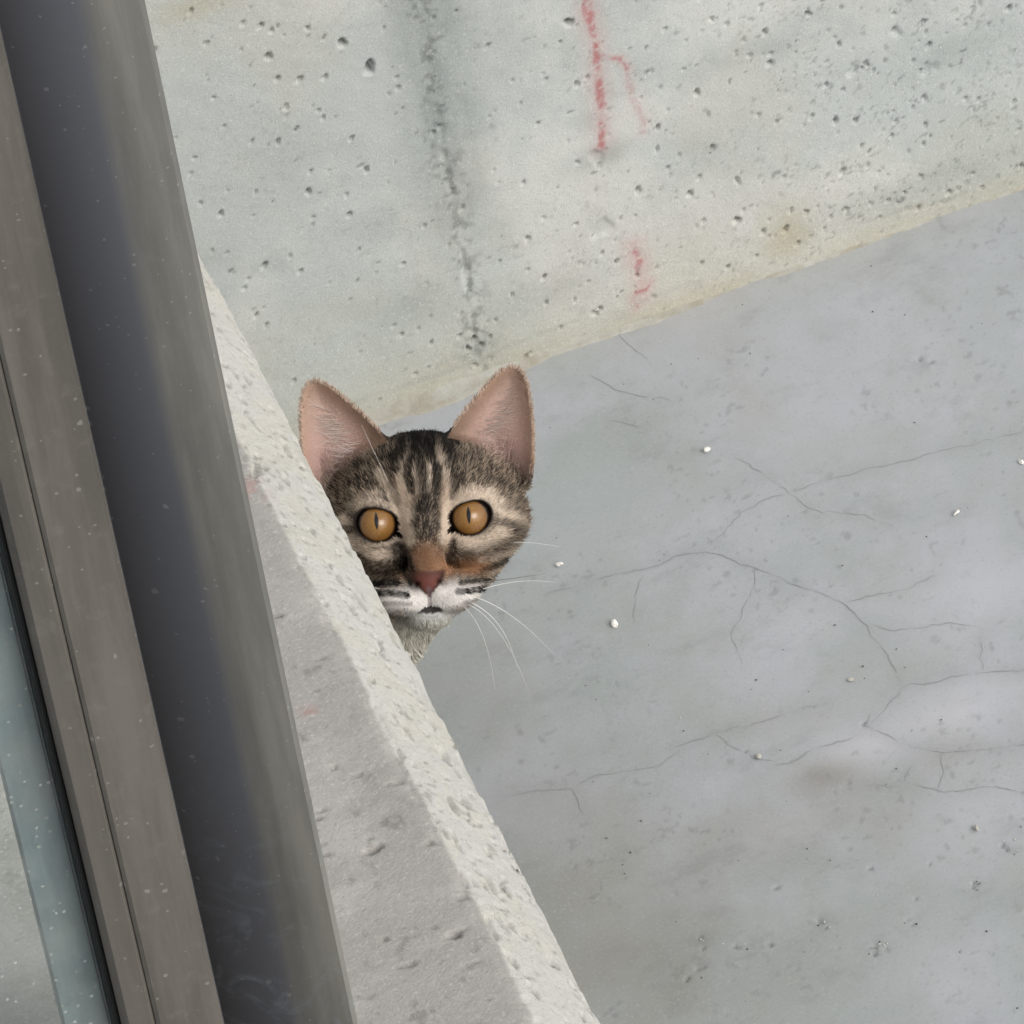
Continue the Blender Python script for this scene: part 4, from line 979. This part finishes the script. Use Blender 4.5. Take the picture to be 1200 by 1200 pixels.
    rf = adopt(strands('ear_fringe', rp, rn, rd, np.array(rl_) / 1000, np.full(len(rp), 0.00021), np.full(len(rp), 0.05), rc, rc, M_FUR, None, 0.2)); rf['kind'] = 'stuff'
    # ---- eyes
    for s, gx, gy in ((-1, -0.3, 1.6), (1, -0.6, 1.2)):
        mt, nt, b = newmat('amber_eye'); oc = objc(nt)
        sep = N(nt, 'ShaderNodeSeparateXYZ'); nt.links.new(oc, sep.inputs[0])
        X_ = math_n(nt, 'SUBTRACT', sep.outputs[0], gx / 1000); Y_ = math_n(nt, 'SUBTRACT', sep.outputs[1], gy / 1000)
        r = math_n(nt, 'MULTIPLY', math_n(nt, 'SQRT', math_n(nt, 'ADD', math_n(nt, 'MULTIPLY', sep.outputs[0], sep.outputs[0]), math_n(nt, 'MULTIPLY', sep.outputs[1], sep.outputs[1]))), 1000)
        px_ = math_n(nt, 'DIVIDE', X_, 0.0010); py_ = math_n(nt, 'DIVIDE', Y_, 0.0042)
        pr = math_n(nt, 'ADD', math_n(nt, 'POWER', math_n(nt, 'ABSOLUTE', px_), 1.5), math_n(nt, 'POWER', math_n(nt, 'ABSOLUTE', py_), 1.5))
        st = N(nt, 'ShaderNodeMapping'); st.inputs['Scale'].default_value = (1, 1, 0.3); nt.links.new(oc, st.inputs['Vector'])
        ang = math_n(nt, 'ARCTAN2', Y_, X_); cv = N(nt, 'ShaderNodeCombineXYZ'); nt.links.new(math_n(nt, 'MULTIPLY', ang, 5.0), cv.inputs[0]); nt.links.new(math_n(nt, 'MULTIPLY', r, 0.25), cv.inputs[1])
        fib = noise(nt, 2.2, 3, 0.6, cv.outputs[0])
        c = mixc(nt, ramp(nt, r, 1.5, 8.5), lin(156, 116, 60), lin(128, 90, 44))
        c = mixc(nt, math_n(nt, 'MULTIPLY', ramp(nt, fib, 0.38, 0.66), 0.7), c, lin(120, 82, 40))
        c = mixc(nt, ramp(nt, r, 7.3, 8.6), c, lin(26, 18, 14))
        c = mixc(nt, ramp(nt, pr, 1.25, 0.75), c, lin(10, 9, 9))
        nt.links.new(c, b.inputs['Base Color']); b.inputs['Roughness'].default_value = 0.35; b.inputs['Specular IOR Level'].default_value = 0.3
        b.inputs['Coat Weight'].default_value = 1.0; b.inputs['Coat Roughness'].default_value = 0.03; b.inputs['Coat IOR'].default_value = 1.5
        me = bpy.data.meshes.new('eye')
        import bmesh
        bm = bmesh.new(); bmesh.ops.create_uvsphere(bm, u_segments=40, v_segments=28, radius=EYE_R / 1000)
        for v in bm.verts:                                  # the cornea stands a little proud
            rr = math.hypot(v.co.x, v.co.y) * 1000
            if v.co.z > 0: v.co.z += 0.0010 * math.exp(-(rr / 5.5) ** 2)
        bm.to_mesh(me); bm.free()
        for p in me.polygons: p.use_smooth = True
        me.materials.append(mt)
        o = bpy.data.objects.new('eye', me); COL.objects.link(o)
        w = to_world((s * 22, 0, EYE_Z))
        mw = Matrix.Identity(4)
        for i in range(3): mw[i][0], mw[i][1], mw[i][2], mw[i][3] = HX[i], HY[i], HZ[i], w[i] - rl[i]
        o.parent = root; o.matrix_basis = mw
    # ---- whiskers
    M_WH = make_plain('whisker', (214, 214, 210), 0.35, 0.5, 0.05); M_WD = make_plain('dark_whisker', (96, 88, 82), 0.4, 0.4, 0.1)
    def tube(pts, r0, r1, mat, n=14, k=6):
        pts = [np.array(p, float) for p in pts]; c = []
        for i in range(n + 1):
            t = i / n; c.append((1 - t) ** 2 * pts[0] + 2 * t * (1 - t) * pts[1] + t * t * pts[2])
        c = np.array(c); V_ = []
        for i in range(n + 1):
            tg = c[min(i + 1, n)] - c[max(i - 1, 0)]; tg /= np.linalg.norm(tg)
            a = np.cross(tg, (0.3, 0.2, 0.93)); a /= np.linalg.norm(a); b = np.cross(tg, a); r = r0 + (r1 - r0) * (i / n) ** 1.5
            for j in range(k): V_.append(c[i] + r * (a * math.cos(6.2832 * j / k) + b * math.sin(6.2832 * j / k)))
        F_ = [(i * k + j, i * k + (j + 1) % k, (i + 1) * k + (j + 1) % k, (i + 1) * k + j) for i in range(n) for j in range(k)]
        adopt(mesh_np('whisker', to_world(np.array(V_)), np.array(F_), mat))
    def wk(a, b, c, za, zb, zc, r=0.36, mat=None):
        r *= 0.85
        tube([(*ip(*a), za), (*ip(*b), zb), (*ip(*c), zc)], r, 0.05, mat or M_WH)
    wk((552,698), (600,712), (650,768), 12, 6, -6, .27); wk((548,704), (592,722), (606,782), 12, 8, -4, .27); wk((544,706), (586,722), (618,806), 12, 6, -8, .2); wk((540,708), (570,730), (580,806), 12, 8, -2, .18)
    wk((566,690), (610,676), (652,683), 8, 2, -8, .2); wk((562,682), (604,678), (640,672), 9, 6, -4, .2, M_WD); wk((590,636), (622,634), (656,641), -20, -16, -20, .22)
    wk((446,690), (400,680), (352,690), 10, 2, -8, .22); wk((450,698), (410,706), (376,742), 10, 6, -4, .24); wk((452,704), (420,720), (402,776), 10, 8, -2, .2)
    wk((458,570), (438,530), (424,498), -3, 8, 4, .09)
    return root
build_cat()
